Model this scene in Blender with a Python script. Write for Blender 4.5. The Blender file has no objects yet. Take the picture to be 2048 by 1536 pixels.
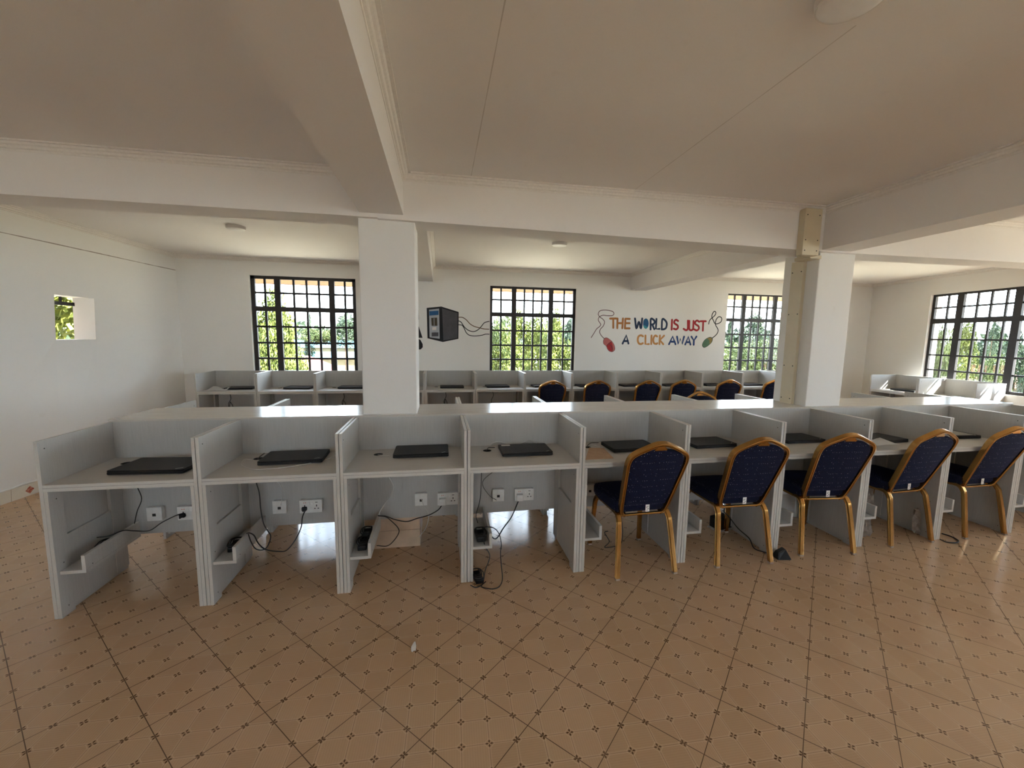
import bpy, bmesh, math, random
from mathutils import Vector, Matrix
random.seed(7)
S = bpy.context.scene
C = S.collection
PI = math.pi

# ---------------------------------------------------------------- camera
cam_d = bpy.data.cameras.new('camera'); cam = bpy.data.objects.new('camera', cam_d); C.objects.link(cam)
yaw, pitch, roll, FPX = 0.1761, -0.1148, 0.0141, 814.43
f = Vector((math.sin(yaw)*math.cos(pitch), math.cos(yaw)*math.cos(pitch), math.sin(pitch)))
r0 = Vector((math.cos(yaw), -math.sin(yaw), 0)); u0 = r0.cross(f)
r_ = r0*math.cos(roll)+u0*math.sin(roll); u_ = -r0*math.sin(roll)+u0*math.cos(roll)
cam.matrix_world = Matrix(((r_.x, u_.x, -f.x, 2.0621), (r_.y, u_.y, -f.y, -2.4367), (r_.z, u_.z, -f.z, 1.5527), (0, 0, 0, 1)))
cam_d.sensor_width = 36; cam_d.lens = FPX/2048*36; cam_d.clip_start = .05; cam_d.clip_end = 400
S.camera = cam
S.view_settings.view_transform = 'Standard'; S.view_settings.look = 'None'
S.view_settings.gamma = 1; S.view_settings.use_curve_mapping = False
S.view_settings.exposure = 1.08
try:
    S.cycles.use_denoising = True
    S.cycles.max_bounces = 14; S.cycles.diffuse_bounces = 10; S.cycles.glossy_bounces = 4
    S.cycles.transparent_max_bounces = 8; S.cycles.sample_clamp_indirect = 6.0
    S.cycles.caustics_reflective = False; S.cycles.caustics_refractive = False
except Exception: pass

# ---------------------------------------------------------------- world: hazy bright sky
SKY = 9.0
W = bpy.data.worlds.new('sky'); S.world = W; W.use_nodes = True
nt = W.node_tree; nt.nodes.clear()
def wn(t, **k):
    n = nt.nodes.new(t)
    for a, b in k.items(): setattr(n, a, b)
    return n
tc = wn('ShaderNodeTexCoord'); sx = wn('ShaderNodeSeparateXYZ'); nt.links.new(tc.outputs['Generated'], sx.inputs[0])
rp = wn('ShaderNodeValToRGB'); nt.links.new(sx.outputs['Z'], rp.inputs[0])
e = rp.color_ramp.elements
e[0].position = 0.0; e[0].color = (.80, .91, 1, 1); e[1].position = 1.0; e[1].color = (.50, .68, 1, 1)
x = e.new(.12); x.color = (.74, .87, 1, 1)
nz = wn('ShaderNodeTexNoise'); nz.inputs['Scale'].default_value = 3.2; nz.inputs['Detail'].default_value = 5
mp = wn('ShaderNodeMapping'); mp.inputs['Scale'].default_value = (1, 1, 3); nt.links.new(tc.outputs['Generated'], mp.inputs[0]); nt.links.new(mp.outputs[0], nz.inputs[0])
cr = wn('ShaderNodeValToRGB'); cr.color_ramp.elements[0].position = .45; cr.color_ramp.elements[1].position = .7
nt.links.new(nz.outputs[0], cr.inputs[0])
mx = wn('ShaderNodeMix', data_type='RGBA'); nt.links.new(cr.outputs[0], mx.inputs[0]); nt.links.new(rp.outputs[0], mx.inputs[6]); mx.inputs[7].default_value = (.92, .96, 1, 1)
bg = wn('ShaderNodeBackground'); bg.inputs[1].default_value = SKY; nt.links.new(mx.outputs[2], bg.inputs[0])
wo = wn('ShaderNodeOutputWorld'); nt.links.new(bg.outputs[0], wo.inputs[0])

# sun from the right and a little from behind the camera, high
sd = bpy.data.lights.new('sun', 'SUN'); sun = bpy.data.objects.new('sun', sd); C.objects.link(sun)
SUNDIR = Vector((1.0, -0.62, 1.15)).normalized()
sun.rotation_euler = SUNDIR.to_track_quat('Z', 'Y').to_euler(); sd.energy = 55; sd.angle = math.radians(.6); sd.color = (1, .97, .92)

# ---------------------------------------------------------------- dimensions (metres)
Yw = 4.047; Zc = 2.616; U = .7412; T = .019; D = .4925; H = .984; CD = .4369; BD = .4624
Yf = -5.6; WH = 1.015
def XLw(y, z): k = (4.05-max(y, 1.2))/2.05; return -1.52+k*(-.26+.19*z/2.6)
def XRw(y): return 9.404+.16*y

# ---------------------------------------------------------------- object helpers
def tag(o, label=None, cat=None, group=None, kind=None):
    if label: o['label'] = label
    if cat: o['category'] = cat
    if group: o['group'] = group
    if kind: o['kind'] = kind
    return o
def obj(name, bm, mat, parent=None, smooth=False):
    me = bpy.data.meshes.new(name); bm.normal_update(); bm.to_mesh(me); bm.free()
    if smooth:
        for q in me.polygons: q.use_smooth = True
        try: me.set_sharp_from_angle(angle=math.radians(38))
        except Exception: pass
    for m_ in (mat if isinstance(mat, (list, tuple)) else [mat]): me.materials.append(m_)
    o = bpy.data.objects.new(name, me); C.objects.link(o)
    if parent: o.parent = parent
    return o
def empty(name, loc=(0, 0, 0), rz=0):
    o = bpy.data.objects.new(name, None); C.objects.link(o); o.location = loc; o.rotation_euler = (0, 0, rz); o.empty_display_size = .1
    return o
def copy_tree(o, parent=None):
    c = o.copy(); C.objects.link(c)
    if parent: c.parent = parent
    for ch in list(o.children): copy_tree(ch, c)
    for k in ('label', 'group', 'category'):
        pass
    return c
def B(): return bmesh.new()
def box(bm, x0, x1, y0, y1, z0, z1, bev=0, mi=0, M=None):
    vs = [bm.verts.new(p) for p in ((x0,y0,z0),(x1,y0,z0),(x1,y1,z0),(x0,y1,z0),(x0,y0,z1),(x1,y0,z1),(x1,y1,z1),(x0,y1,z1))]
    fs = [bm.faces.new([vs[i] for i in q]) for q in ((3,2,1,0),(4,5,6,7),(0,1,5,4),(1,2,6,5),(2,3,7,6),(3,0,4,7))]
    for q in fs: q.material_index = mi
    if M is not None:
        for v in vs: v.co = M @ v.co
    if bev:
        es = list({e_ for q in fs for e_ in q.edges})
        bmesh.ops.bevel(bm, geom=es, offset=bev, segments=2, profile=.5, affect='EDGES', clamp_overlap=True)
    return fs
def cyl(bm, p, r, h, n=24, r2=None, axis='Z', mi=0, cap=True):
    r2 = r if r2 is None else r2
    rot = {'Z': Matrix.Identity(3), 'Y': Matrix.Rotation(-PI/2, 3, 'X'), 'X': Matrix.Rotation(PI/2, 3, 'Y')}[axis]
    A = [bm.verts.new(Vector(p)+rot@Vector((r*math.cos(2*PI*i/n), r*math.sin(2*PI*i/n), 0))) for i in range(n)]
    Bv = [bm.verts.new(Vector(p)+rot@Vector((r2*math.cos(2*PI*i/n), r2*math.sin(2*PI*i/n), h))) for i in range(n)]
    for i in range(n):
        q = bm.faces.new((A[i], A[(i+1)%n], Bv[(i+1)%n], Bv[i])); q.material_index = mi
    if cap:
        q = bm.faces.new(A[::-1]); q.material_index = mi
        q = bm.faces.new(Bv); q.material_index = mi
def prism(bm, pts, fn, d0, d1, mi=0):
    """outline pts (a,b) placed by fn(a,b,d) for d0 and d1"""
    A = [bm.verts.new(fn(a, b, d0)) for a, b in pts]; Bv = [bm.verts.new(fn(a, b, d1)) for a, b in pts]
    n = len(pts)
    for q in (A[::-1], Bv): 
        ff = bm.faces.new(q); ff.material_index = mi
    for i in range(n):
        ff = bm.faces.new((A[i], A[(i+1)%n], Bv[(i+1)%n], Bv[i])); ff.material_index = mi
def smooth_path(P, k=5, closed=False):
    P = [Vector(p) for p in P]
    if len(P) < 3: return P
    out = []; n = len(P)
    for i in range(n if closed else n-1):
        a = P[(i-1)%n] if (closed or i > 0) else P[0]*2-P[1]
        b = P[i]; c = P[(i+1)%n]; d = P[(i+2)%n] if (closed or i < n-2) else P[-1]*2-P[-2]
        for j in range(k):
            t = j/k
            out.append(.5*((2*b)+(c-a)*t+(2*a-5*b+4*c-d)*t*t+(3*b-a-3*c+d)*t**3))
    if not closed: out.append(P[-1])
    return out
def tube(bm, P, r, n=7, k=5, mi=0):
    P = smooth_path(P, k); up = Vector((0, 0, 1)); rings = []
    for i, p in enumerate(P):
        t = (P[min(i+1, len(P)-1)]-P[max(i-1, 0)])
        if t.length < 1e-9: t = Vector((0, 0, 1))
        t.normalize()
        s = up.cross(t)
        if s.length < .05: s = Vector((1, 0, 0)).cross(t)
        s.normalize(); w = t.cross(s); 
        if rings and s.dot(ps) < 0: s = -s; w = -w
        ps = s
        rings.append([bm.verts.new(p+r*(math.cos(2*PI*j/n)*s+math.sin(2*PI*j/n)*w)) for j in range(n)])
    for a, b in zip(rings, rings[1:]):
        for j in range(n):
            q = bm.faces.new((a[j], a[(j+1)%n], b[(j+1)%n], b[j])); q.material_index = mi
    bm.faces.new(rings[0][::-1]); bm.faces.new(rings[-1])
def sweep(bm, P, N, prof, closed=False):
    """sweep profile (u across in plane, v along plane normal N) along planar path P"""
    N = Vector(N).normalized(); n = len(P); rings = []
    for i, p in enumerate(P):
        a = P[(i-1)%n] if (closed or i > 0) else P[i]; b = P[(i+1)%n] if (closed or i < n-1) else P[i]
        t = (b-a).normalized(); s = N.cross(t).normalized()
        rings.append([bm.verts.new(p+s*u+N*v) for u, v in prof])
    m = len(prof)
    for i in range(n if closed else n-1):
        a, b = rings[i], rings[(i+1)%n]
        for j in range(m): bm.faces.new((a[j], a[(j+1)%m], b[(j+1)%m], b[j]))
    if not closed: bm.faces.new(rings[0][::-1]); bm.faces.new(rings[-1])
def ribbon(bm, pts, w, fn, d0, d1, k=6, cap=True, mi=0):
    """painted stroke in a plane: 2D points, width w, round ends"""
    P = [Vector((a, b, 0)) for a, b in pts]
    P = smooth_path(P, k) if len(P) > 2 and k > 1 else P
    L, R = [], []
    for i, p in enumerate(P):
        t = P[min(i+1, len(P)-1)]-P[max(i-1, 0)]; t.normalize(); s = Vector((-t.y, t.x, 0))*(w/2)
        L.append(p+s); R.append(p-s)
    for i in range(len(P)-1):
        q = [(L[i].x, L[i].y), (R[i].x, R[i].y), (R[i+1].x, R[i+1].y), (L[i+1].x, L[i+1].y)]
        prism(bm, q, fn, d0, d1, mi)
    if cap:
        for p in (P[0], P[-1]):
            prism(bm, [(p.x+w/2*math.cos(2*PI*j/12), p.y+w/2*math.sin(2*PI*j/12)) for j in range(12)], fn, d0, d1+(d1-d0)*.05, mi)

# ---------------------------------------------------------------- material helpers
class Mat:
    def __init__(s, name, rough=.5, spec=.5, metal=0):
        s.m = bpy.data.materials.new(name); s.m.use_nodes = True; s.t = s.m.node_tree; s.b = s.t.nodes['Principled BSDF']
        s.b.inputs['Roughness'].default_value = rough; s.b.inputs['Metallic'].default_value = metal
        s.b.inputs['Specular IOR Level'].default_value = spec
        s.tc = s.t.nodes.new('ShaderNodeTexCoord')
    def n(s, t, **k):
        q = s.t.nodes.new(t)
        for a, b in k.items(): setattr(q, a, b)
        return q
    def l(s, a, b): s.t.links.new(a, b)
    def math(s, op, a, b=None, c=None):
        q = s.n('ShaderNodeMath', operation=op)
        for i, v in enumerate((a, b, c)):
            if v is None: continue
            if isinstance(v, (int, float)): q.inputs[i].default_value = v
            else: s.l(v, q.inputs[i])
        return q.outputs[0]
    def noise(s, scale, detail=4, rough=.55, vec=None, coord='Object', stretch=None):
        q = s.n('ShaderNodeTexNoise'); q.inputs['Scale'].default_value = scale; q.inputs['Detail'].default_value = detail; q.inputs['Roughness'].default_value = rough
        v = vec if vec is not None else s.tc.outputs[coord]
        if stretch:
            mp_ = s.n('ShaderNodeMapping'); mp_.inputs['Scale'].default_value = stretch; s.l(v, mp_.inputs[0]); v = mp_.outputs[0]
        s.l(v, q.inputs['Vector']); return q.outputs[0]
    def ramp(s, fac, *stops):
        q = s.n('ShaderNodeValToRGB'); s.l(fac, q.inputs[0]); e_ = q.color_ramp.elements
        while len(e_) < len(stops): e_.new(.5)
        for i, (p, c) in enumerate(stops):
            e_[i].position = p; e_[i].color = (*c, 1) if len(c) == 3 else c
        return q.outputs[0]
    def mix(s, fac, a, b, mode='MIX'):
        q = s.n('ShaderNodeMix', data_type='RGBA', blend_type=mode)
        for i, v in ((0, fac), (6, a), (7, b)):
            if isinstance(v, (int, float)): q.inputs[i].default_value = v
            elif isinstance(v, tuple): q.inputs[i].default_value = (*v, 1)
            else: s.l(v, q.inputs[i])
        return q.outputs[2]
    def col(s, c):
        if isinstance(c, tuple): s.b.inputs['Base Color'].default_value = (*c, 1)
        else: s.l(c, s.b.inputs['Base Color'])
        return s
    def bump(s, h, strength=.2, dist=.01):
        q = s.n('ShaderNodeBump'); q.inputs['Strength'].default_value = strength; q.inputs['Distance'].default_value = dist
        s.l(h, q.inputs['Height']); s.l(q.outputs[0], s.b.inputs['Normal']); return s
def flat(name, c, rough=.5, spec=.5, metal=0, var=.06, scale=30):
    m = Mat(name, rough, spec, metal)
    nz_ = m.noise(scale, 3)
    m.col(m.ramp(nz_, (.3, tuple(v*(1-var) for v in c)), (.7, tuple(min(1, v*(1+var)) for v in c))))
    return m.m

def wall_mat(name, base, dirt=(.55, .50, .43), cracks=()):
    m = Mat(name, .75, .25)
    big = m.noise(.7, 4); fine = m.noise(28, 5)
    c = m.ramp(big, (.3, tuple(v*.96 for v in base)), (.7, base))
    spots = m.noise(9, 2); c = m.mix(m.ramp(spots, (.70, (0, 0, 0)), (.80, (.10, .10, .10))), c, dirt)
    for (a, b, wd, colr, keep) in cracks:
        keep = Vector(keep); a = Vector((a[0]*keep[0], a[1]*keep[1], a[2]*keep[2])); b = Vector((b[0]*keep[0], b[1]*keep[1], b[2]*keep[2])); ab = b-a
        pm = m.n('ShaderNodeVectorMath', operation='MULTIPLY'); m.l(m.tc.outputs['Object'], pm.inputs[0]); pm.inputs[1].default_value = keep
        v1 = m.n('ShaderNodeVectorMath', operation='SUBTRACT'); m.l(pm.outputs[0], v1.inputs[0]); v1.inputs[1].default_value = a
        d1 = m.n('ShaderNodeVectorMath', operation='DOT_PRODUCT'); m.l(v1.outputs[0], d1.inputs[0]); d1.inputs[1].default_value = ab/ab.length_squared
        t_ = m.n('ShaderNodeClamp'); m.l(d1.outputs['Value'], t_.inputs[0])
        sc = m.n('ShaderNodeVectorMath', operation='SCALE'); sc.inputs[0].default_value = ab; m.l(t_.outputs[0], sc.inputs['Scale'])
        v2 = m.n('ShaderNodeVectorMath', operation='SUBTRACT'); m.l(v1.outputs[0], v2.inputs[0]); m.l(sc.outputs[0], v2.inputs[1])
        ln = m.n('ShaderNodeVectorMath', operation='LENGTH'); m.l(v2.outputs[0], ln.inputs[0])
        wob = m.noise(6, 3)
        dd = m.math('ADD', ln.outputs['Value'], m.math('MULTIPLY', m.math('SUBTRACT', wob, .5), wd*2.2))
        c = m.mix(m.math('MULTIPLY', m.math('LESS_THAN', dd, wd), .75), c, colr)
    m.col(c); m.bump(fine, .12, .004)
    return m.m
M_WALL = wall_mat('wall_paint', (.80, .785, .755))
M_WALL_L = wall_mat('left_wall_paint', (.80, .785, .755), cracks=[((-1.615, 1.0, 2.37), (-1.53, 4.04, 2.404), .0042, (.16, .11, .07), (0, 1, 1))])
M_CEIL = wall_mat('ceiling_paint', (.80, .765, .735), cracks=[((2.273, -1.6, 2.616), (2.275, .42, 2.616), .0022, (.50, .45, .40), (1, 1, 0)), ((3.455, -1.15, 2.616), (3.448, .42, 2.616), .0022, (.50, .45, .40), (1, 1, 0))])
M_BEAM = wall_mat('beam_paint', (.79, .755, .73))
M_CORN = flat('cornice_plaster', (.76, .72, .68), .7, .2, var=.05, scale=60)
M_EXT = flat('outside_render', (.72, .66, .56), .9, .2)

def lam(name, base, streak):
    m = Mat(name, .42, .4)
    g = m.noise(7, 6, .6, stretch=(1, 1, 16) if streak == 'x' else (22, 22, 1) if streak == 'z' else (1.2, 20, 20))
    f_ = m.noise(260, 2)
    c = m.ramp(g, (.25, tuple(v*.88 for v in base)), (.75, tuple(v*1.07 for v in base)))
    c = m.mix(.25, c, m.ramp(f_, (.35, tuple(v*.8 for v in base)), (.65, tuple(min(1, v*1.2) for v in base))))
    m.col(c); return m.m
M_LAM = lam('laminate', (.48, .475, .455), 'z'); M_LAMH = lam('laminate_flat', (.53, .515, .485), 'h'); M_EDGE = lam('laminate_edge', (.53, .51, .47), 'z'); M_EDGEH = lam('laminate_edge_flat', (.56, .54, .50), 'h')
M_BLACK = flat('black_plastic', (.008, .008, .009), .42, .35, var=.2); M_LID = flat('laptop_lid', (.008, .008, .009), .42, .28, var=.15, scale=200)
M_CORD = flat('black_cord', (.012, .011, .010), .5); M_GCORD = flat('grey_cord', (.62, .61, .58), .5)
M_WHITE = flat('white_plastic', (.78, .78, .76), .3); M_WHITE2 = flat('switch_white', (.86, .86, .85), .25)
M_DARK = flat('dark_slot', (.02, .018, .016), .6); M_RED = flat('neon_red', (.6, .05, .03), .4)
M_SCREW = flat('screw_dark', (.05, .045, .04), .5, metal=.4)
M_PAPER = flat('paper', (.80, .80, .79), .8, .2, var=.03); M_KRAFT = flat('kraft_card', (.50, .34, .22), .8, .2, var=.08)
M_WOODDK = flat('dark_wood', (.11, .055, .03), .6, var=.2)
M_IRON = flat('black_steel', (.018, .014, .014), .5, .4, var=.2)
M_SILVER = flat('silver_mark', (.6, .6, .6), .3, metal=.6)

def gold():
    m = Mat('gold_frame', .24, .5, .95)
    m.col(m.ramp(m.noise(3, 3), (.3, (.40, .21, .060)), (.7, (.56, .32, .11)))); return m.m
M_GOLD = gold()
def navy():
    m = Mat('navy_fabric', .85, .2)
    v = m.n('ShaderNodeTexVoronoi'); v.feature = 'F1'; v.inputs['Scale'].default_value = 62; v.inputs['Randomness'].default_value = .35
    m.l(m.tc.outputs['Object'], v.inputs['Vector'])
    c = m.ramp(m.noise(90, 3), (.3, (.0022, .003, .012)), (.7, (.006, .008, .030)))
    c = m.mix(m.math('LESS_THAN', v.outputs['Distance'], .13), c, (.28, .27, .34))
    m.col(c); m.bump(m.noise(400, 2), .3, .002)
    m.b.inputs['Sheen Weight'].default_value = .08; m.b.inputs['Sheen Tint'].default_value = (.15, .2, .6, 1)
    return m.m
M_NAVY = navy()

def floor_mat():
    m = Mat('floor_tiles', .3, .34)
    sp = m.n('ShaderNodeSeparateXYZ'); m.l(m.tc.outputs['Object'], sp.inputs[0])
    X = m.math('SUBTRACT', sp.outputs[0], 2.1367); Y = m.math('SUBTRACT', sp.outputs[1], -.94498)
    # inverse of the measured lattice basis (a = (.10639,-.00254), b = (.00292,.10225))
    det = .10639494*.10224946-(-.00253693)*.00291824
    c = m.math('ADD', m.math('MULTIPLY', X, .10224946/det), m.math('MULTIPLY', Y, -.00291824/det))
    r = m.math('ADD', m.math('MULTIPLY', X, .00253693/det), m.math('MULTIPLY', Y, .10639494/det))
    def near(v):  # signed distance to nearest integer
        return m.math('SUBTRACT', m.math('FRACT', m.math('ADD', v, .5)), .5)
    dc = m.math('ABSOLUTE', near(c)); dr = m.math('ABSOLUTE', near(r))
    def petal(a, b):
        q1 = m.math('ABSOLUTE', m.math('SUBTRACT', a, .085))
        return m.math('ADD', m.math('MULTIPLY', q1, .75), m.math('MULTIPLY', b, 1.35))
    st = m.math('MINIMUM', petal(dc, dr), petal(dr, dc))
    star = m.math('LESS_THAN', st, .052)
    mn = m.math('MINIMUM', dc, dr)
    # four-sided outline: lines joining the stars, bending away into an octagon near each star
    sm = m.math('ADD', dc, dr)
    near_star = m.math('LESS_THAN', m.math('ABSOLUTE', m.math('SUBTRACT', sm, .20)), .018)
    line = m.math('MULTIPLY', m.math('LESS_THAN', mn, .014), m.math('GREATER_THAN', m.math('MAXIMUM', dc, dr), .16))
    # tile identity
    p_ = m.math('DIVIDE', m.math('ADD', m.math('SUBTRACT', c, r), 1), 4); q_ = m.math('DIVIDE', m.math('SUBTRACT', m.math('ADD', c, r), 2), 4)
    g1 = m.math('ABSOLUTE', near(p_)); g2 = m.math('ABSOLUTE', near(q_))
    g = m.math('MINIMUM', g1, g2)
    fade = m.noise(1.7, 2)
    grout = m.math('LESS_THAN', g, m.math('ADD', .0022, m.math('MULTIPLY', fade, .006)))
    cb = m.n('ShaderNodeCombineXYZ'); m.l(m.math('FLOOR', p_), cb.inputs[0]); m.l(m.math('FLOOR', q_), cb.inputs[1])
    wnz = m.n('ShaderNodeTexWhiteNoise'); m.l(cb.outputs[0], wnz.inputs[0])
    cb2 = m.n('ShaderNodeCombineXYZ'); m.l(m.math('FLOOR', c), cb2.inputs[0]); m.l(m.math('FLOOR', r), cb2.inputs[1])
    wn2 = m.n('ShaderNodeTexWhiteNoise'); m.l(cb2.outputs[0], wn2.inputs[0])
    # ribbed cells, some with upright ribs, some with level ribs
    rib = m.math('SINE', m.math('MULTIPLY', m.mixf(wn2.outputs['Value'], c, r), 2*PI*11))
    base = m.ramp(m.noise(1.1, 5), (.3, (.52, .350, .205)), (.7, (.58, .400, .245)))
    base = m.mix(m.math('MULTIPLY', wnz.outputs['Value'], .30), base, (.60, .385, .26))
    base = m.mix(m.math('MULTIPLY', m.math('SUBTRACT', wn2.outputs['Value'], .3), .28), base, (.36, .22, .115))
    base = m.mix(m.math('MULTIPLY', m.math('ADD', rib, 1), .05), base, (.25, .14, .075))
    band = m.math('MULTIPLY', m.math('LESS_THAN', mn, .055), m.math('GREATER_THAN', m.math('MAXIMUM', dc, dr), .15))
    base = m.mix(m.math('MULTIPLY', band, .32), base, (.72, .52, .35))
    base = m.mix(m.math('MULTIPLY', near_star, .45), base, (.74, .54, .36))
    base = m.mix(m.math('MULTIPLY', line, m.math('ADD', .30, m.math('MULTIPLY', m.noise(4, 2), .4))), base, (.20, .11, .055))
    sf = m.math('MULTIPLY', star, m.math('ADD', .65, m.math('MULTIPLY', m.noise(3.5, 2), .5)))
    base = m.mix(sf, base, (.085, .040, .015))
    base = m.mix(m.math('MULTIPLY', grout, .85), base, (.07, .038, .02))
    m.col(base)
    rg = m.ramp(m.noise(5, 3), (.3, (.10, .10, .10)), (.7, (.19, .19, .19)))
    m.l(rg, m.b.inputs['Roughness'])
    m.bump(m.math('SUBTRACT', m.math('MULTIPLY', m.noise(35, 3), .08), m.math('ADD', m.math('MULTIPLY', grout, 1.2), m.math('MULTIPLY', star, .15))), .12, .004)
    return m.m
def _mixf(s, fac, a, b):
    q = s.n('ShaderNodeMix', data_type='FLOAT')
    s.l(s.math('GREATER_THAN', fac, .5), q.inputs[0]); s.l(a, q.inputs[2]); s.l(b, q.inputs[3]); return q.outputs[0]
Mat.mixf = _mixf
M_FLOOR = floor_mat()
def skirt_mat():
    m = Mat('skirting_tile', .25, .5)
    sp = m.n('ShaderNodeSeparateXYZ'); m.l(m.tc.outputs['Object'], sp.inputs[0])
    # a red diamond once every tile
    yy = m.math('SUBTRACT', m.math('FRACT', m.math('ADD', m.math('DIVIDE', m.math('SUBTRACT', sp.outputs[1], 2.006), .30), .5)), .5)
    zz = m.math('DIVIDE', m.math('SUBTRACT', sp.outputs[2], .055), .3)
    d_ = m.math('ADD', m.math('ABSOLUTE', yy), m.math('ABSOLUTE', zz))
    c = m.ramp(m.noise(3, 4), (.3, (.70, .64, .53)), (.7, (.80, .75, .65)))
    red = m.ramp(m.noise(60, 3), (.4, (.42, .10, .06)), (.6, (.60, .28, .20)))
    c = m.mix(m.math('LESS_THAN', d_, .125), c, red)
    c = m.mix(m.math('LESS_THAN', m.math('ABSOLUTE', m.math('SUBTRACT', m.math('ABSOLUTE', yy), .5)), .006), c, (.4, .33, .25))
    m.col(c); return m.m
M_SKIRT = skirt_mat()

# ================================================================ measured outlines (metres, on the back wall or in the room)
LET = {'THE': [[(4.863, 1.881), (4.97, 1.884)], [(4.917, 1.883), (4.924, 1.73)], [(4.993, 1.884), (4.996, 1.726)], [(5.09, 1.886), (5.085, 1.727)], [(4.994, 1.808), (5.087, 1.81)], [(5.134, 1.884), (5.132, 1.725)], [(5.134, 1.884), (5.211, 1.883)], [(5.134, 1.811), (5.212, 1.812)], [(5.132, 1.725), (5.216, 1.726)]], 'W': [[(5.306, 1.891), (5.341, 1.726), (5.38, 1.839), (5.422, 1.727), (5.437, 1.894)]], 'RLD': [[(5.6, 1.715), (5.594, 1.885), (5.636, 1.884), (5.667, 1.851), (5.653, 1.809), (5.602, 1.794)], [(5.628, 1.794), (5.669, 1.72)], [(5.698, 1.893), (5.697, 1.726), (5.763, 1.727)], [(5.806, 1.718), (5.806, 1.886), (5.852, 1.879), (5.893, 1.826), (5.887, 1.753), (5.855, 1.725), (5.806, 1.718)]], 'IS': [[(5.988, 1.885), (5.991, 1.719)], [(6.102, 1.868), (6.064, 1.886), (6.035, 1.865), (6.037, 1.828), (6.097, 1.791), (6.106, 1.751), (6.074, 1.724), (6.03, 1.734)]], 'JUST': [[(6.288, 1.876), (6.295, 1.742), (6.263, 1.714), (6.217, 1.735)], [(6.315, 1.873), (6.321, 1.749), (6.348, 1.715), (6.384, 1.722), (6.397, 1.75), (6.396, 1.874)], [(6.505, 1.862), (6.463, 1.882), (6.431, 1.86), (6.434, 1.822), (6.495, 1.786), (6.506, 1.742), (6.469, 1.712), (6.42, 1.729)], [(6.529, 1.872), (6.631, 1.874)], [(6.581, 1.873), (6.586, 1.711)]], 'A': [[(5.104, 1.47), (5.164, 1.61), (5.208, 1.472)], [(5.124, 1.512), (5.197, 1.513)]], 'CLICK': [[(5.466, 1.597), (5.427, 1.612), (5.386, 1.59), (5.375, 1.53), (5.396, 1.478), (5.436, 1.464), (5.47, 1.479)], [(5.512, 1.609), (5.518, 1.465), (5.582, 1.466)], [(5.624, 1.611), (5.626, 1.467)], [(5.727, 1.598), (5.694, 1.612), (5.667, 1.581), (5.661, 1.527), (5.679, 1.482), (5.719, 1.47), (5.738, 1.482)], [(5.779, 1.613), (5.779, 1.468)], [(5.856, 1.612), (5.784, 1.537), (5.849, 1.467)]], 'AWAY': [[(5.958, 1.468), (6.018, 1.602), (6.08, 1.469)], [(5.991, 1.511), (6.062, 1.511)], [(6.1, 1.6), (6.134, 1.472), (6.165, 1.564), (6.205, 1.473), (6.234, 1.601)], [(6.266, 1.467), (6.315, 1.603), (6.365, 1.466)], [(6.287, 1.507), (6.349, 1.507)], [(6.375, 1.603), (6.426, 1.537), (6.47, 1.605)], [(6.426, 1.537), (6.428, 1.463)]]}
GLOBE = [(5.503, 1.898), (5.535, 1.884), (5.555, 1.843), (5.56, 1.795), (5.546, 1.747), (5.515, 1.723), (5.482, 1.737), (5.46, 1.782), (5.457, 1.829), (5.47, 1.877)]
RCORD = [(4.542, 1.562), (4.587, 1.634), (4.632, 1.706), (4.679, 1.745), (4.701, 1.778), (4.683, 1.809), (4.654, 1.854), (4.672, 1.905), (4.733, 1.932), (4.802, 1.928), (4.891, 1.93), (4.925, 1.956), (4.909, 1.994), (4.832, 2.015), (4.743, 2.019), (4.675, 2.001), (4.65, 1.956), (4.661, 1.924), (4.686, 1.899), (4.735, 1.868), (4.765, 1.824), (4.747, 1.759), (4.701, 1.707), (4.686, 1.655), (4.719, 1.597), (4.777, 1.543)]
RBODY = [(4.777, 1.546), (4.817, 1.56), (4.867, 1.534), (4.91, 1.502), (4.948, 1.45), (4.964, 1.398), (4.959, 1.359), (4.918, 1.332), (4.868, 1.345), (4.832, 1.384), (4.816, 1.423), (4.773, 1.455), (4.761, 1.5)]
RREAR = [(4.823, 1.436), (4.849, 1.469), (4.9, 1.499), (4.924, 1.437), (4.934, 1.365), (4.918, 1.339), (4.872, 1.348), (4.839, 1.384)]
RLINE = [(4.904, 1.499), (4.856, 1.469), (4.826, 1.436), (4.824, 1.41)]
RLINE2 = [(4.856, 1.466), (4.9, 1.424), (4.927, 1.371), (4.924, 1.345)]
GCORD = [(6.69, 1.827), (6.7, 1.877), (6.725, 1.915), (6.764, 1.946), (6.803, 1.984), (6.814, 2.022), (6.798, 2.046), (6.771, 2.039), (6.747, 1.995), (6.744, 1.946), (6.776, 1.891), (6.815, 1.836), (6.871, 1.837), (6.925, 1.869), (6.938, 1.919), (6.918, 1.95), (6.876, 1.955), (6.837, 1.917), (6.82, 1.861), (6.827, 1.811), (6.863, 1.762), (6.884, 1.719), (6.87, 1.668), (6.832, 1.624), (6.772, 1.579)]
GBODY = [(6.78, 1.573), (6.743, 1.595), (6.702, 1.588), (6.642, 1.553), (6.604, 1.496), (6.6, 1.452), (6.631, 1.421), (6.679, 1.434), (6.732, 1.472), (6.774, 1.517)]
GFRONT = [(6.776, 1.57), (6.743, 1.592), (6.702, 1.585), (6.685, 1.572), (6.726, 1.541), (6.734, 1.482), (6.77, 1.517)]
CPU = [(1.867, 1.98), (2.088, 2.006), (2.356, 1.929), (2.351, 1.513), (2.109, 1.461), (1.875, 1.515)]
CFRONT = [(1.902, 1.953), (2.056, 1.973), (2.061, 1.509), (1.906, 1.531)]
CBLUE = [(1.906, 1.93), (2.047, 1.941), (2.046, 1.877), (1.907, 1.862)]
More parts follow.
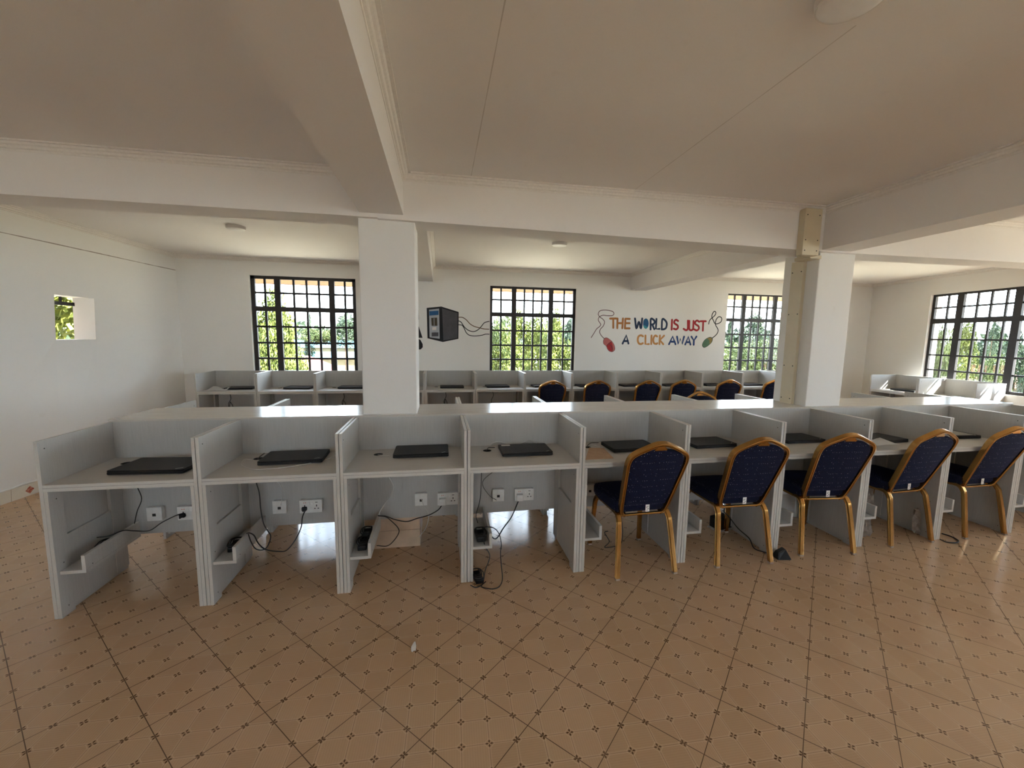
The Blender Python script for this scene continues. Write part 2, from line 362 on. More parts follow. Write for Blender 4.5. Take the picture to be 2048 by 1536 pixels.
CSLOT = [(1.933, 1.829), (2.024, 1.835), (2.027, 1.709), (1.94, 1.708)]
CSL2 = [(1.972, 1.824), (1.982, 1.825), (1.983, 1.715), (1.974, 1.715)]
CBTN = [(1.947, 1.684), (2.011, 1.693), (2.01, 1.645), (1.947, 1.638)]
CDARK = [(1.939, 1.604), (2.042, 1.609), (2.042, 1.549), (1.938, 1.544)]
CSIDE = [(2.1, 1.978), (2.34, 1.912), (2.335, 1.525), (2.117, 1.486)]
CW = [[(2.356, 1.848), (2.416, 1.846), (2.473, 1.811), (2.53, 1.751), (2.596, 1.712), (2.67, 1.693), (2.753, 1.674), (2.831, 1.671)], [(2.356, 1.792), (2.392, 1.773), (2.425, 1.725), (2.457, 1.685), (2.514, 1.645), (2.588, 1.63), (2.654, 1.656), (2.711, 1.714), (2.76, 1.772), (2.835, 1.794)], [(2.356, 1.732), (2.408, 1.725), (2.441, 1.677), (2.473, 1.612), (2.523, 1.572), (2.613, 1.561), (2.72, 1.575), (2.778, 1.592), (2.836, 1.593)]]
MON = [[(1.529, 2.162), (1.737, 2.163), (1.746, 1.799), (1.523, 1.795)], [(1.567, 1.693), (1.745, 1.696), (1.8, 1.522), (1.565, 1.518)], [(1.658, 1.488), (1.721, 1.513), (1.768, 1.489), (1.801, 1.425), (1.802, 1.377), (1.774, 1.345), (1.719, 1.332), (1.664, 1.344)]]
CAB = {'u0a': [(0.217, 0.35, 0.604), (0.235, 0.35, 0.524), (0.205, 0.35, 0.446), (0.184, 0.35, 0.367)], 'u0b': [(0.407, 0.46, 0.373), (0.372, 0.423, 0.374), (0.311, 0.386, 0.347), (0.263, 0.349, 0.316), (0.202, 0.311, 0.337), (0.172, 0.274, 0.359), (0.123, 0.237, 0.348), (0.087, 0.2, 0.359)], 'u1a': [(0.884, 0.36, 0.595), (0.908, 0.338, 0.528), (0.92, 0.316, 0.428), (0.942, 0.294, 0.338), (0.974, 0.272, 0.297), (0.996, 0.25, 0.268), (0.982, 0.228, 0.217), (0.961, 0.206, 0.208), (0.933, 0.184, 0.23), (0.92, 0.162, 0.285), (0.917, 0.14, 0.348)], 'u1b': [(1.151, 0.455, 0.364), (1.134, 0.422, 0.317), (1.132, 0.388, 0.255), (1.103, 0.355, 0.186), (1.058, 0.321, 0.135), (1.017, 0.288, 0.149), (0.962, 0.254, 0.185), (0.936, 0.22, 0.244), (0.928, 0.187, 0.314), (0.919, 0.154, 0.348), (0.918, 0.12, 0.363)], 'u1c': [(0.986, 0.42, 0.573), (1.008, 0.427, 0.534), (1.01, 0.433, 0.465), (0.995, 0.44, 0.396)], 'u2a': [(1.708, 0.42, 0.567), (1.741, 0.376, 0.515), (1.725, 0.332, 0.467), (1.691, 0.288, 0.427), (1.667, 0.244, 0.397), (1.664, 0.2, 0.381)], 'u2b': [(2.075, 0.45, 0.34), (2.046, 0.414, 0.313), (1.982, 0.379, 0.293), (1.902, 0.343, 0.29), (1.833, 0.307, 0.288), (1.759, 0.271, 0.323), (1.705, 0.236, 0.366), (1.66, 0.2, 0.39)], 'u2c': [(1.66, 0.2, 0.388), (1.708, 0.214, 0.371), (1.739, 0.229, 0.335), (1.778, 0.243, 0.28), (1.783, 0.257, 0.236), (1.748, 0.271, 0.175), (1.702, 0.286, 0.133), (1.632, 0.3, 0.134)], 'u2d': [(1.926, 0.445, 0.386), (1.944, 0.444, 0.331), (1.973, 0.443, 0.28), (1.973, 0.442, 0.23), (1.951, 0.441, 0.162), (1.904, 0.44, 0.101)], 'u3a': [(2.35, 0.36, 0.618), (2.332, 0.28, 0.435), (2.297, 0.2, 0.355), (2.301, 0.12, 0.335)], 'u3b': [(2.461, 0.4, 0.6), (2.362, 0.417, 0.501), (2.413, 0.433, 0.393), (2.47, 0.45, 0.346)], 'u3c': [(2.643, 0.45, 0.342), (2.574, 0.368, 0.25), (2.501, 0.285, 0.207), (2.432, 0.203, 0.17), (2.366, 0.12, 0.274)], 'u3d': [(2.334, 0.1, 0.311), (2.366, 0.089, 0.316), (2.403, 0.078, 0.311), (2.436, 0.067, 0.274), (2.45, 0.057, 0.208), (2.444, 0.046, 0.154), (2.448, 0.035, 0.073), (2.45, -0.003, 0.005), (2.423, -0.077, 0.005), (2.382, -0.101, 0.005), (2.33, -0.085, 0.005), (2.309, -0.06, 0.005), (2.34, -0.03, 0.013)], 'u3e': [(2.333, 0.05, 0.295), (2.337, 0.038, 0.226), (2.369, 0.026, 0.161), (2.363, 0.014, 0.123), (2.339, 0.002, 0.067), (2.325, -0.023, 0.005), (2.31, -0.052, 0.005), (2.272, -0.069, 0.005), (2.242, -0.045, 0.007)], 'u4a': [(3.419, 0.35, 0.211), (3.433, 0.336, 0.089), (3.42, 0.321, 0.013), (3.369, 0.281, 0.005), (3.262, 0.271, 0.005), (3.301, 0.279, 0.044), (3.254, 0.264, 0.124), (3.275, 0.25, 0.143)], 'u5a': [(4.274, 0.33, 0.207), (4.301, 0.27, 0.16), (4.326, 0.21, 0.106), (4.375, 0.15, 0.054), (4.37, 0.09, 0.008), (4.4, 0.03, 0.008), (4.459, -0.03, 0.013)], 'u8a': [(6.101, 0.073, 0.005), (6.114, 0.014, 0.005), (6.081, -0.051, 0.005), (6.013, -0.068, 0.005), (5.962, -0.047, 0.005), (5.965, -0.006, 0.005)], 't0': [(1.414, -0.53, 0.79), (1.428, -0.509, 0.79), (1.447, -0.529, 0.79), (1.46, -0.531, 0.79)], 't1': [(0.914, 0.432, 0.765), (0.916, 0.364, 0.765), (0.925, 0.299, 0.765)], 't1b': [(0.882, 0.328, 0.754), (0.836, 0.347, 0.754), (0.838, 0.297, 0.754), (0.861, 0.235, 0.754), (0.915, 0.171, 0.754), (0.969, 0.13, 0.754), (1.037, 0.121, 0.754), (1.112, 0.133, 0.754), (1.227, 0.186, 0.754), (1.35, 0.293, 0.754), (1.379, 0.383, 0.754)], 't3': [(2.377, 0.333, 0.76), (2.406, 0.406, 0.76), (2.448, 0.401, 0.76)], 't3b': [(2.406, 0.45, 0.742), (2.438, 0.45, 0.78), (2.487, 0.45, 0.789), (2.563, 0.45, 0.765), (2.635, 0.45, 0.768), (2.684, 0.45, 0.788), (2.717, 0.45, 0.796), (2.774, 0.45, 0.763)], 't2': [(1.651, 0.32, 0.76), (1.731, 0.291, 0.76)], 't4': [(3.128, 0.364, 0.758), (3.172, 0.42, 0.758), (3.193, 0.386, 0.758), (3.213, 0.331, 0.758), (3.237, 0.313, 0.758)], 't4b': [(3.103, 0.297, 0.765), (3.139, 0.367, 0.765), (3.19, 0.423, 0.765), (3.246, 0.424, 0.765)]}
KRAFT = [(3.008, 0.06), (3.209, 0.068), (3.243, 0.313), (3.138, 0.34)]

# ================================================================ THE ROOM
def struct(name, bm, mat, smooth=False):
    return tag(obj(name, bm, mat, smooth=smooth), kind='structure')
bm = B(); box(bm, -2.3, 10.5, Yf-.2, Yw+.2, -.12, 0); struct('floor', bm, M_FLOOR)
bm = B(); box(bm, -2.3, 10.5, Yf-.2, Yw+.2, Zc, Zc+.15); struct('ceiling', bm, M_CEIL)

def wall_with_holes(bm, fn, u0, u1, z0, z1, holes, d0, d1, usteps=()):
    """fn(u, z, d); holes = [(ua, ub, za, zb)]"""
    us = sorted({u0, u1, *usteps, *[h_[0] for h_ in holes], *[h_[1] for h_ in holes]})
    zs = sorted({z0, z1, *[h_[2] for h_ in holes], *[h_[3] for h_ in holes]})
    def hole(a, b, c, d): return any(h_[0]-1e-6 <= a and b <= h_[1]+1e-6 and h_[2]-1e-6 <= c and d <= h_[3]+1e-6 for h_ in holes)
    V = {}
    def v(u, z, d):
        k = (round(u, 5), round(z, 5), d)
        if k not in V: V[k] = bm.verts.new(fn(u, z, d))
        return V[k]
    cells = {(i, j): not hole(us[i], us[i+1], zs[j], zs[j+1]) for i in range(len(us)-1) for j in range(len(zs)-1)}
    for (i, j), solid in cells.items():
        if not solid: continue
        a, b, c, d = us[i], us[i+1], zs[j], zs[j+1]
        bm.faces.new((v(a,c,d0), v(b,c,d0), v(b,d,d0), v(a,d,d0))); bm.faces.new((v(a,c,d1), v(a,d,d1), v(b,d,d1), v(b,c,d1)))
        for (di, dj, e1, e2) in ((-1,0,(a,c),(a,d)), (1,0,(b,c),(b,d)), (0,-1,(a,c),(b,c)), (0,1,(a,d),(b,d))):
            if not cells.get((i+di, j+dj), False):
                bm.faces.new((v(*e1,d0), v(*e2,d0), v(*e2,d1), v(*e1,d1)))
    bmesh.ops.recalc_face_normals(bm, faces=bm.faces[:])

WT = .20
W1 = (-.607, .835, .955, 2.378); W2 = (2.848, 4.268, .955, 2.352); W3 = (7.033, 8.453, .955, 2.365)
bm = B(); wall_with_holes(bm, lambda u, z, d: Vector((u, Yw+d, z)), -2.1, 10.5, -.1, Zc+.05, [W1, W2, W3], 0, WT)
struct('wall_back', bm, M_WALL)
# left wall, slightly out of true, with one small square opening
bm = B(); wall_with_holes(bm, lambda u, z, d: Vector((XLw(u, z)-d, u, z)), Yf-.2, Yw+.0, -.1, Zc+.05, [(2.303, 2.735, 1.464, 1.902)], 0, WT, usteps=(1.2,))
struct('wall_left', bm, M_WALL_L)
# right wall in its own slanted line; one window in view, two unseen ones added for bounce light
def RW(u, z, d):  # u runs along +Y in metres of Y
    n_ = Vector((1, -.16, 0)).normalized(); return Vector((XRw(u), u, z))+n_*d
WR = (1.50, 2.985, .865, 2.322)
WR2 = (-1.3, .30, .865, 2.34); WR3 = (-4.6, -3.0, .865, 2.34)
bm = B(); wall_with_holes(bm, RW, Yf-.2, Yw+.15, -.1, Zc+.05, [WR, WR2, WR3], 0, WT)
struct('wall_right', bm, M_WALL)
# wall behind the camera with unseen windows added and sized to light the room
WF = [(-1.0, .0, .95, 2.35), (2.9, 3.9, .95, 2.35), (7.0, 7.7, .95, 2.35)]
bm = B(); wall_with_holes(bm, lambda u, z, d: Vector((u, Yf-d, z)), -2.3, 9.4, -.1, Zc+.05, WF, 0, WT)
struct('wall_front', bm, M_WALL)

# window frames: heavy outer frame and mullions, thin glazing bars
M_GLASS = None
def glassmat():
    m = Mat('window_glass', .02, .5); t = m.t
    tr = m.n('ShaderNodeBsdfTransparent'); gl = m.n('ShaderNodeBsdfGlossy'); gl.inputs['Roughness'].default_value = .02
    tr.inputs[0].default_value = (.93, .96, .95, 1)
    fr = m.n('ShaderNodeFresnel'); fr.inputs[0].default_value = 1.45
    ms = m.n('ShaderNodeMixShader'); m.l(m.math('MULTIPLY', fr.outputs[0], .6), ms.inputs[0]); m.l(tr.outputs[0], ms.inputs[1]); m.l(gl.outputs[0], ms.inputs[2])
    m.l(ms.outputs[0], t.nodes['Material Output'].inputs[0]); return m.m
M_GLASS = glassmat()
def window(idx, fn, cols, thick, rows, transom, set_in=.045, thinw=.016, thickw=.055, framew=.035):
    """cols: u positions incl. outer edges; thick: indexes of heavy mullions; rows the same in z"""
    root = empty('window_%d' % idx); tag(root, kind='structure')
    fb = B()
    def bar(u0, u1, z0, z1, d0, d1):
        vs = [fb.verts.new(fn(u, z, d)) for u, z, d in ((u0,z0,d0),(u1,z0,d0),(u1,z1,d0),(u0,z1,d0),(u0,z0,d1),(u1,z0,d1),(u1,z1,d1),(u0,z1,d1))]
        for q in ((3,2,1,0),(4,5,6,7),(0,1,5,4),(1,2,6,5),(2,3,7,6),(3,0,4,7)): fb.faces.new([vs[i] for i in q])
    ua, ub, za, zb = cols[0], cols[-1], rows[0], rows[-1]; s0, s1 = set_in, set_in+.035
    for (a, b) in ((ua, ua+framew), (ub-framew, ub)): bar(a, b, za, zb, s0, s1)
    for (a, b) in ((za, za+framew), (zb-framew*.8, zb)): bar(ua, ub, a, b, s0, s1)
    for i in thick: bar(cols[i]-thickw/2, cols[i]+thickw/2, za, zb, s0-.004, s1)
    zt = rows[transom]; bar(ua, ub, zt-thickw*.42, zt+thickw*.42, s0-.003, s1)
    bmesh.ops.recalc_face_normals(fb, faces=fb.faces[:]); obj('window_frame', fb, M_IRON, root)
    fb = B()
    for i in range(1, len(cols)-1):
        if i not in thick: bar(cols[i]-thinw/2, cols[i]+thinw/2, za, zb, s0+.006, s1-.008)
    for j in range(1, len(rows)-1):
        if j != transom: bar(ua, ub, rows[j]-thinw/2, rows[j]+thinw/2, s0+.005, s1-.009)
    bmesh.ops.recalc_face_normals(fb, faces=fb.faces[:]); obj('glazing_bars', fb, M_IRON, root)
    gb = B(); gb.faces.new([gb.verts.new(fn(u, z, s1-.010)) for u, z in ((ua,za),(ub,za),(ub,zb),(ua,zb))]); obj('window_pane', gb, M_GLASS, root)
    return root
fb_ = lambda u, z, d: Vector((u, Yw+d, z))
rowsB = lambda top: [.955, 1.19, 1.42, 1.655, 1.910, 2.140, top]
window(1, fb_, [-.607, -.423, -.255, -.037, .139, .309, .487, .672, .835], (2, 6), rowsB(2.378), 4, thinw=.028, thickw=.08, framew=.055)
window(2, fb_, [2.848, 3.029, 3.238, 3.409, 3.555, 3.700, 3.850, 4.074, 4.268], (2, 6), rowsB(2.352), 4, thinw=.026, thickw=.075, framew=.045)
window(3, fb_, [7.033, 7.21, 7.40, 7.575, 7.73, 7.885, 8.035, 8.25, 8.453], (2, 6), rowsB(2.365), 4, thinw=.025, thickw=.07)
rowsR = [.865, 1.123, 1.362, 1.607, 1.899, 2.109, 2.322]
window(4, RW, [1.50, 1.68, 1.88, 2.021, 2.199, 2.369, 2.585, 2.765, 2.985], (2, 6), rowsR, 4, thinw=.024, thickw=.09, framew=.04)
window(5, RW, [-1.3+.2*k for k in range(9)], (2, 6), rowsR[:-1]+[2.34], 4)
window(6, RW, [-4.6+.2*k for k in range(9)], (2, 6), rowsR[:-1]+[2.34], 4)
for i, w_ in enumerate(WF):
    u = w_[0]; st = (w_[1]-w_[0])/8
    window(7+i, lambda u_, z, d: Vector((u_, Yf-d, z)), [u+st*k for k in range(9)], (2, 6), [w_[2], w_[2]+.3, 1.38, 1.62, 1.87, 2.11, 2.35], 4)
# the small opening holds a thin security grille on its outer face
bm = B()
xo = lambda z: XLw(2.5, z)-WT+.02
box(bm, xo(1.85)-.012, xo(1.85)+.012, 2.303, 2.735, 1.815, 1.852); box(bm, xo(1.88)-.008, xo(1.88)+.008, 2.575, 2.592, 1.852, 1.902)
root = empty('window_10'); tag(root, kind='structure'); obj('window_frame', bm, M_IRON, root)

# ---- cornices: stepped plaster profile
CP = [(0, 0), (.060, 0), (.060, -.012), (.043, -.012), (.036, -.022), (.026, -.026), (.020, -.038), (.010, -.042), (.008, -.052), (0, -.052)]
cornice_n = [0]
def cornice(a, b, nrm, z=Zc):
    """run from a to b (x, y) with nrm pointing into the room"""
    n_ = Vector((*nrm, 0)).normalized(); bm = B(); up_ = Vector((0, 0, .004)); a = Vector((*a, z))-n_*.005+up_; b = Vector((*b, z))-n_*.005+up_; t = (b-a).normalized()
    ra = [bm.verts.new(a+n_*u+Vector((0, 0, v))+t*0) for u, v in CP]; rb = [bm.verts.new(b+n_*u+Vector((0, 0, v))) for u, v in CP]
    m_ = len(CP)
    for j in range(m_): bm.faces.new((ra[j], ra[(j+1)%m_], rb[(j+1)%m_], rb[j]))
    bm.faces.new(ra[::-1]); bm.faces.new(rb); bmesh.ops.recalc_face_normals(bm, faces=bm.faces[:])
    cornice_n[0] += 1
    struct('trim_%d' % cornice_n[0], bm, M_CORN)
YB0, YB1 = .484, .723; XP = (1.528, 1.899); XQ = (5.148, 5.496); YP = (.524, .872)
def hexa(bm, P):
    vs = [bm.verts.new(p) for p in P]
    for q in ((3,2,1,0),(4,5,6,7),(0,1,5,4),(1,2,6,5),(2,3,7,6),(3,0,4,7)): bm.faces.new([vs[i] for i in q])
    bmesh.ops.recalc_face_normals(bm, faces=bm.faces[:])
def beam(x0, x1, y0, y1, z00, z10, z01=None, z11=None):
    """bottom heights at (x0,y0), (x1,y0), (x0,y1), (x1,y1)"""
    z01 = z00 if z01 is None else z01; z11 = z10 if z11 is None else z11
    bm = B(); hexa(bm, [(x0,y0,z00),(x1,y0,z10),(x1,y1,z11),(x0,y1,z01),(x0,y0,Zc+.01),(x1,y0,Zc+.01),(x1,y1,Zc+.01),(x0,y1,Zc+.01)])
    return struct('beam', bm, M_BEAM)
beam(-1.62, 1.66, YB0, YB1, 2.328, 2.328); beam(1.66, 5.26, YB0, YB1, 2.322, 2.277); beam(5.26, 9.51, YB0, YB1, 2.277, 2.292)
beam(1.546, 1.827, Yf+.002, YB0, 2.353, 2.353); beam(5.12, 5.40, Yf+.002, YB0, 2.290, 2.290)
beam(1.69, 1.966, YB1, Yw-.002, 2.375, 2.38, 2.375, 2.38); beam(5.205, 5.472, YB1, Yw-.002, 2.345, 2.345, 2.357, 2.357)
# cornices along beams and walls, per ceiling bay
for (a, b, n_) in [((-1.6, YB0), (1.546, YB0), (0, -1)), ((1.827, YB0), (5.12, YB0), (0, -1)), ((5.40, YB0), (9.48, YB0), (0, -1)),
                   ((1.827, YB0), (1.827, Yf), (1, 0)), ((5.12, YB0), (5.12, Yf), (-1, 0)), ((5.40, YB0), (5.40, Yf), (1, 0)),
                   ((-1.55, Yw), (1.69, Yw), (0, -1)), ((1.966, Yw), (5.205, Yw), (0, -1)), ((5.472, Yw), (10.05, Yw), (0, -1)),
                   ((1.966, YB1), (1.966, Yw), (1, 0)), ((5.205, YB1), (5.205, Yw), (-1, 0)), ((5.472, YB1), (5.472, Yw), (1, 0)),
                   ((-1.52, YB1), (1.69, YB1), (0, 1)), ((1.966, YB1), (5.205, YB1), (0, 1)), ((5.472, YB1), (9.52, YB1), (0, 1)),
                   ((XLw(Yw, 2.6), Yw), (XLw(1.2, 2.6), 1.2), (1, .03)), ((XRw(Yw), Yw), (XRw(YB1), YB1), (-1, .16))]:
    cornice(a, b, n_)
# pillars
def pillar(x, top):
    bm = B(); box(bm, x[0], x[1], YP[0], YP[1], 0, top, .006); return struct('pillar', bm, M_WALL)
pillar(XP, 2.335); pillar(XQ, 2.30)
# tile cladding round the foot of the left pillar
bm = B(); box(bm, XP[0]-.012, XP[1]+.012, YP[0]-.016, YP[1]+.01, 0, .13, .002); box(bm, XP[0]-.010, XP[1]+.010, YP[0]-.014, YP[1]+.008, .132, .24, .002)
struct('trim_30', bm, flat('pillar_foot_tile', (.62, .47, .34), .35, var=.12, scale=8))
# skirting of the left wall
bm = B()
n_ = 18
for i in range(n_):
    y0 = -1.2+i*.29; y1 = min(y0+.289, Yw)
    P = [(XLw(y, z)+d, y, z) for (y, z, d) in ((y0,0,-.0),(y0,0,.012),(y1,0,.012),(y1,0,0),(y0,.114,0),(y0,.114,.012),(y1,.114,.012),(y1,.114,0))]
    hexa(bm, P)
struct('baseboard_left', bm, M_SKIRT)
bm = B(); box(bm, -1.5, 10.0, Yw-.012, Yw, 0, .11, .001); struct('baseboard_back', bm, M_SKIRT)
# plaster bead above the left skirting, rough
bm = B(); tube(bm, [(XLw(y, .125)+.006+.004*math.sin(y*9), y, .124+.006*math.sin(y*23)) for y in [i*.08-1 for i in range(60)] if y < Yw-.05], .011, 6, 2)
struct('trim_31', bm, M_WALL_L, True)

# cable trunking on the right pillar and beam
M_TRUNK = flat('cream_trunking', (.60, .52, .37), .45, var=.05, scale=5)
def screws(bm, pts, axis, r=.005):
    for p in pts: cyl(bm, p, r, .003 if axis == 'Y' else .003, 10, axis=axis, mi=1)
tr = empty('cable_trunking', (5.118, .70, .985)); tag(tr, 'cream plastic cable trunking running up the right pillar onto the beam', 'cable trunking')
bm = B(); box(bm, -.002, .030, -.062, .062, .0, 1.25, .003); 
for z in (.06, .35, .80, 1.16):
    for y in (-.045, .045): cyl(bm, (-.0045, y, z), .005, .004, 10, axis='X', mi=1)
obj('upright_cover', bm, [M_TRUNK, M_SCREW], tr)
bm = B(); box(bm, -.24, -.085, -.275, -.217, 1.245, 1.60, .003)
for z in (1.28, 1.36, 1.55): cyl(bm, (-.22, -.2785, z), .004, .004, 10, axis='Y', mi=1); cyl(bm, (-.11, -.2785, z), .004, .004, 10, axis='Y', mi=1)
obj('beam_cover', bm, [M_TRUNK, M_SCREW], tr)
bm = B(); box(bm, -.10, .008, -.215, -.062, 1.235, 1.262, .003); box(bm, -.075, -.003, -.14, -.06, 1.262, 1.285, .003); obj('elbow_cover', bm, M_TRUNK, tr)

# round ceiling lights (off)
M_DIFF = flat('light_diffuser', (.80, .78, .76), .35, var=.02); M_RIM = flat('light_rim', (.70, .67, .64), .4, var=.03)
def lamp(x, y, label, r=.088):
    o = empty('ceiling_light', (x, y, Zc)); tag(o, label, 'ceiling light')
    bm = B(); cyl(bm, (0, 0, -.028), r*.97, .028, 40, r); obj('rim', bm, M_RIM, o, True)
    bm = B(); n = 40; prev = None
    for k in range(6):
        a = k/5*PI/2; rr = r*.92*math.cos(a); zz = -.028-.010*math.sin(a)
        ring = [bm.verts.new((rr*math.cos(2*PI*i/n), rr*math.sin(2*PI*i/n), zz)) for i in range(n)] if k < 5 else [bm.verts.new((0, 0, zz))]
        if prev:
            for i in range(n):
                if len(ring) > 1: bm.faces.new((prev[i], ring[i], ring[(i+1)%n], prev[(i+1)%n]))
                else: bm.faces.new((prev[i], ring[0], prev[(i+1)%n]))
        prev = ring
    obj('diffuser', bm, M_DIFF, o, True); return o
lamp(.057, 2.215, 'small round white ceiling light above the space before the left window')
lamp(3.401, 2.15, 'small round white ceiling light in the middle bay before the second window')
lamp(7.463, 2.022, 'small round white ceiling light beyond the right pillar, near the far right corner')
lamp(3.312, -1.262, 'large round white ceiling light nearest, cut off by the top edge of the picture', .096)

# ================================================================ WALL PAINTINGS
PY = lambda a, b, d: Vector((a, Yw-.0006-d, b))
def paint(name, col, rough=.6): return flat(name, col, rough, .3, var=.10, scale=12)
P_BR = paint('paint_brown', (.42, .17, .045)); P_NAVY = paint('paint_navy', (.012, .030, .075)); P_BLUE = paint('paint_blue', (.010, .045, .17)); P_RED = paint('paint_red', (.36, .012, .018))
P_TEAL = Mat('paint_globe', .6, .3); P_TEAL.col(P_TEAL.ramp(P_TEAL.noise(14, 3), (.45, (.015, .10, .22)), (.55, (.05, .30, .34)))); P_TEAL = P_TEAL.m
P_OR = paint('paint_orange', (.55, .26, .08)); P_BLK = paint('paint_black', (.010, .009, .012)); P_PINK = paint('paint_rose', (.46, .13, .12)); P_GRN = paint('paint_green', (.075, .15, .085)); P_OLV = paint('paint_olive', (.26, .19, .05))
P_GREY = paint('paint_grey', (.36, .38, .41)); P_MID = paint('paint_slate', (.075, .072, .080)); P_SKY = paint('paint_sky', (.015, .09, .22)); P_BRN2 = paint('paint_umber', (.06, .045, .025)); P_WH = paint('paint_white', (.62, .58, .54)); P_TAN = paint('paint_tan', (.13, .07, .02)); P_CORD = paint('paint_maroon', (.10, .025, .03))
sl = empty('painted_slogan', (5.7, Yw, 1.4)); tag(sl, 'painted slogan THE WORLD IS JUST A CLICK AWAY in coloured capitals on the back wall', 'wall lettering')
def rel(o, ch):
    for c in ch: c.parent = o; c.matrix_parent_inverse = Matrix.Translation(-Vector(o.location))
def word(key, mat, name, w=.034):
    bm = B()
    for i, s_ in enumerate(LET[key]): ribbon(bm, s_, w, PY, 0, .0008+.00006*i, 5 if len(s_) > 3 and key != 'AWAY' else 1)
    o = obj('word', bm, mat); o['label'] = name; rel(sl, [o]); return o
word('THE', P_BR, 'brown painted word THE'); word('W', P_NAVY, 'navy painted letter W of WORLD'); word('RLD', P_NAVY, 'navy painted letters RLD of WORLD'); word('IS', P_RED, 'red painted word IS'); word('JUST', P_RED, 'red painted word JUST')
word('A', P_NAVY, 'navy painted word A'); word('CLICK', P_OR, 'orange painted word CLICK'); word('AWAY', P_BLUE, 'blue painted word AWAY')
bm = B(); prism(bm, [(v.x, v.y) for v in smooth_path([(a, b, 0) for a, b in GLOBE], 3, True)], PY, 0, .0009); o = obj('globe_letter', bm, P_TEAL); o['label'] = 'letter O painted as a blue green globe'; rel(sl, [o])
def closed(pts, k=4): return [(v.x, v.y) for v in smooth_path([(a, b, 0) for a, b in pts], k, True)]
def grow(pts, g):
    cx_ = sum(a for a, b in pts)/len(pts); cy_ = sum(b for a, b in pts)/len(pts)
    return [(cx_+(a-cx_)*g, cy_+(b-cy_)*g) for a, b in pts]
def parts(name, loc, label, items, cat='wall painting'):
    root = empty(name, (*loc,)); tag(root, label, cat)
    for nm, bm, mat in items: rel(root, [obj(nm, bm, mat)])
    return root
def pr_(pts, d, k=0):
    bm = B(); prism(bm, closed(pts, k) if k else pts, PY, 0, d); return bm
def rb_(pts, w, d, k=5):
    bm = B(); ribbon(bm, pts, w, PY, 0, d, k); return bm
parts('painted_mouse', (4.8, Yw, 1.3), 'rose red computer mouse with looping cord painted left of the slogan',
      [('cord', rb_(RCORD, .011, .0006), P_CORD), ('outline', pr_(grow(RBODY, 1.06), .0004, 4), P_CORD), ('body', pr_(RBODY, .0008, 4), P_PINK), ('button', pr_(RREAR, .0011, 4), P_RED), ('wheel_line', rb_(RLINE, .010, .0013), P_CORD), ('button_line', rb_(RLINE2, .009, .0014), P_CORD)])
parts('painted_mouse', (6.8, Yw, 1.3), 'green computer mouse with looped black cord painted right of the slogan',
      [('cord', rb_(GCORD, .0155, .0006), P_BLK), ('outline', pr_(grow(GBODY, 1.08), .0004, 4), P_BLK), ('body', pr_(GBODY, .0008, 4), P_GRN), ('button', pr_(GFRONT, .0011, 3), P_OLV)])
bmw = B(); [ribbon(bmw, q, .0125, PY, 0, .0006, 5) for q in CW[1:]]
bmv = B(); prism(bmv, CSIDE, PY, 0, .0009)
parts('painted_computer_tower', (2.1, Yw, 1.4), 'painted black computer tower with wires on the back wall, left of second window',
      [('case', pr_(CPU, .0005), P_BLK), ('front_panel', pr_(CFRONT, .0009), P_GREY), ('side_panel', bmv, P_MID), ('blue_bay', pr_(CBLUE, .0012), P_SKY), ('drive_bay', pr_(CSLOT, .0012), P_BRN2), ('drive_divider', pr_(CSL2, .0015), P_GREY), ('power_button', pr_(CBTN, .0012), P_WH), ('lower_bay', pr_(CDARK, .0012), P_MID), ('black_wires', bmw, P_BLK), ('tan_wire', rb_(CW[0], .0125, .0007), P_TAN)])
bmm = B(); [prism(bmm, q, PY, 0, .0006) for q in MON]
o = obj('painted_monitor', bmm, P_BLK); tag(o, 'black painted monitor shape on the back wall, mostly hidden by the left pillar', 'wall painting')

# ================================================================ CARREL DESKS
MESH = {}
def mesh_of(key, make, mats):
    if key not in MESH:
        bm = make(); me = bpy.data.meshes.new(key); bm.normal_update(); bm.to_mesh(me); bm.free()
        for m_ in (mats if isinstance(mats, (list, tuple)) else [mats]): me.materials.append(m_)
        MESH[key] = me
    return MESH[key]
def part(name, me, parent, loc=(0, 0, 0), rz=0, label=None):
    o = bpy.data.objects.new(name, me); C.objects.link(o); o.parent = parent; o.location = loc; o.rotation_euler = (0, 0, rz)
    if label: o['label'] = label
    return o
BD2 = D+.018
def edge_mi(bm, test):
    for q in bm.faces:
        if test(q): q.material_index = 1
def mk_side():
    bm = B(); box(bm, .0016, T, 0, BD2, 0, H, .0012)
    edge_mi(bm, lambda q: abs(q.normal.y) > .5 or q.normal.z > .5)
    for y in (.035,): cyl(bm, (T-.0002, y, H-.045), .0035, .0012, 8, axis='X', mi=2); 
    cyl(bm, (T-.0002, .03, .05), .0035, .0012, 8, axis='X', mi=2)
    return bm
def mk_post():
    bm = B(); box(bm, T+.0014, 2*T, .0, .085, 0, .7135, .001)
    box(bm, T+.0014, 2*T-.004, .0855, D-.10, 0.03, .44, .001); box(bm, T+.0014, 2*T, D-.0995, D-.001, .03, .7135, .001)
    edge_mi(bm, lambda q: abs(q.normal.y) > .5)
    for z in (.05, .30, .66): cyl(bm, (2*T-.0003, .045, z), .0032, .0012, 8, axis='X', mi=2)
    return bm
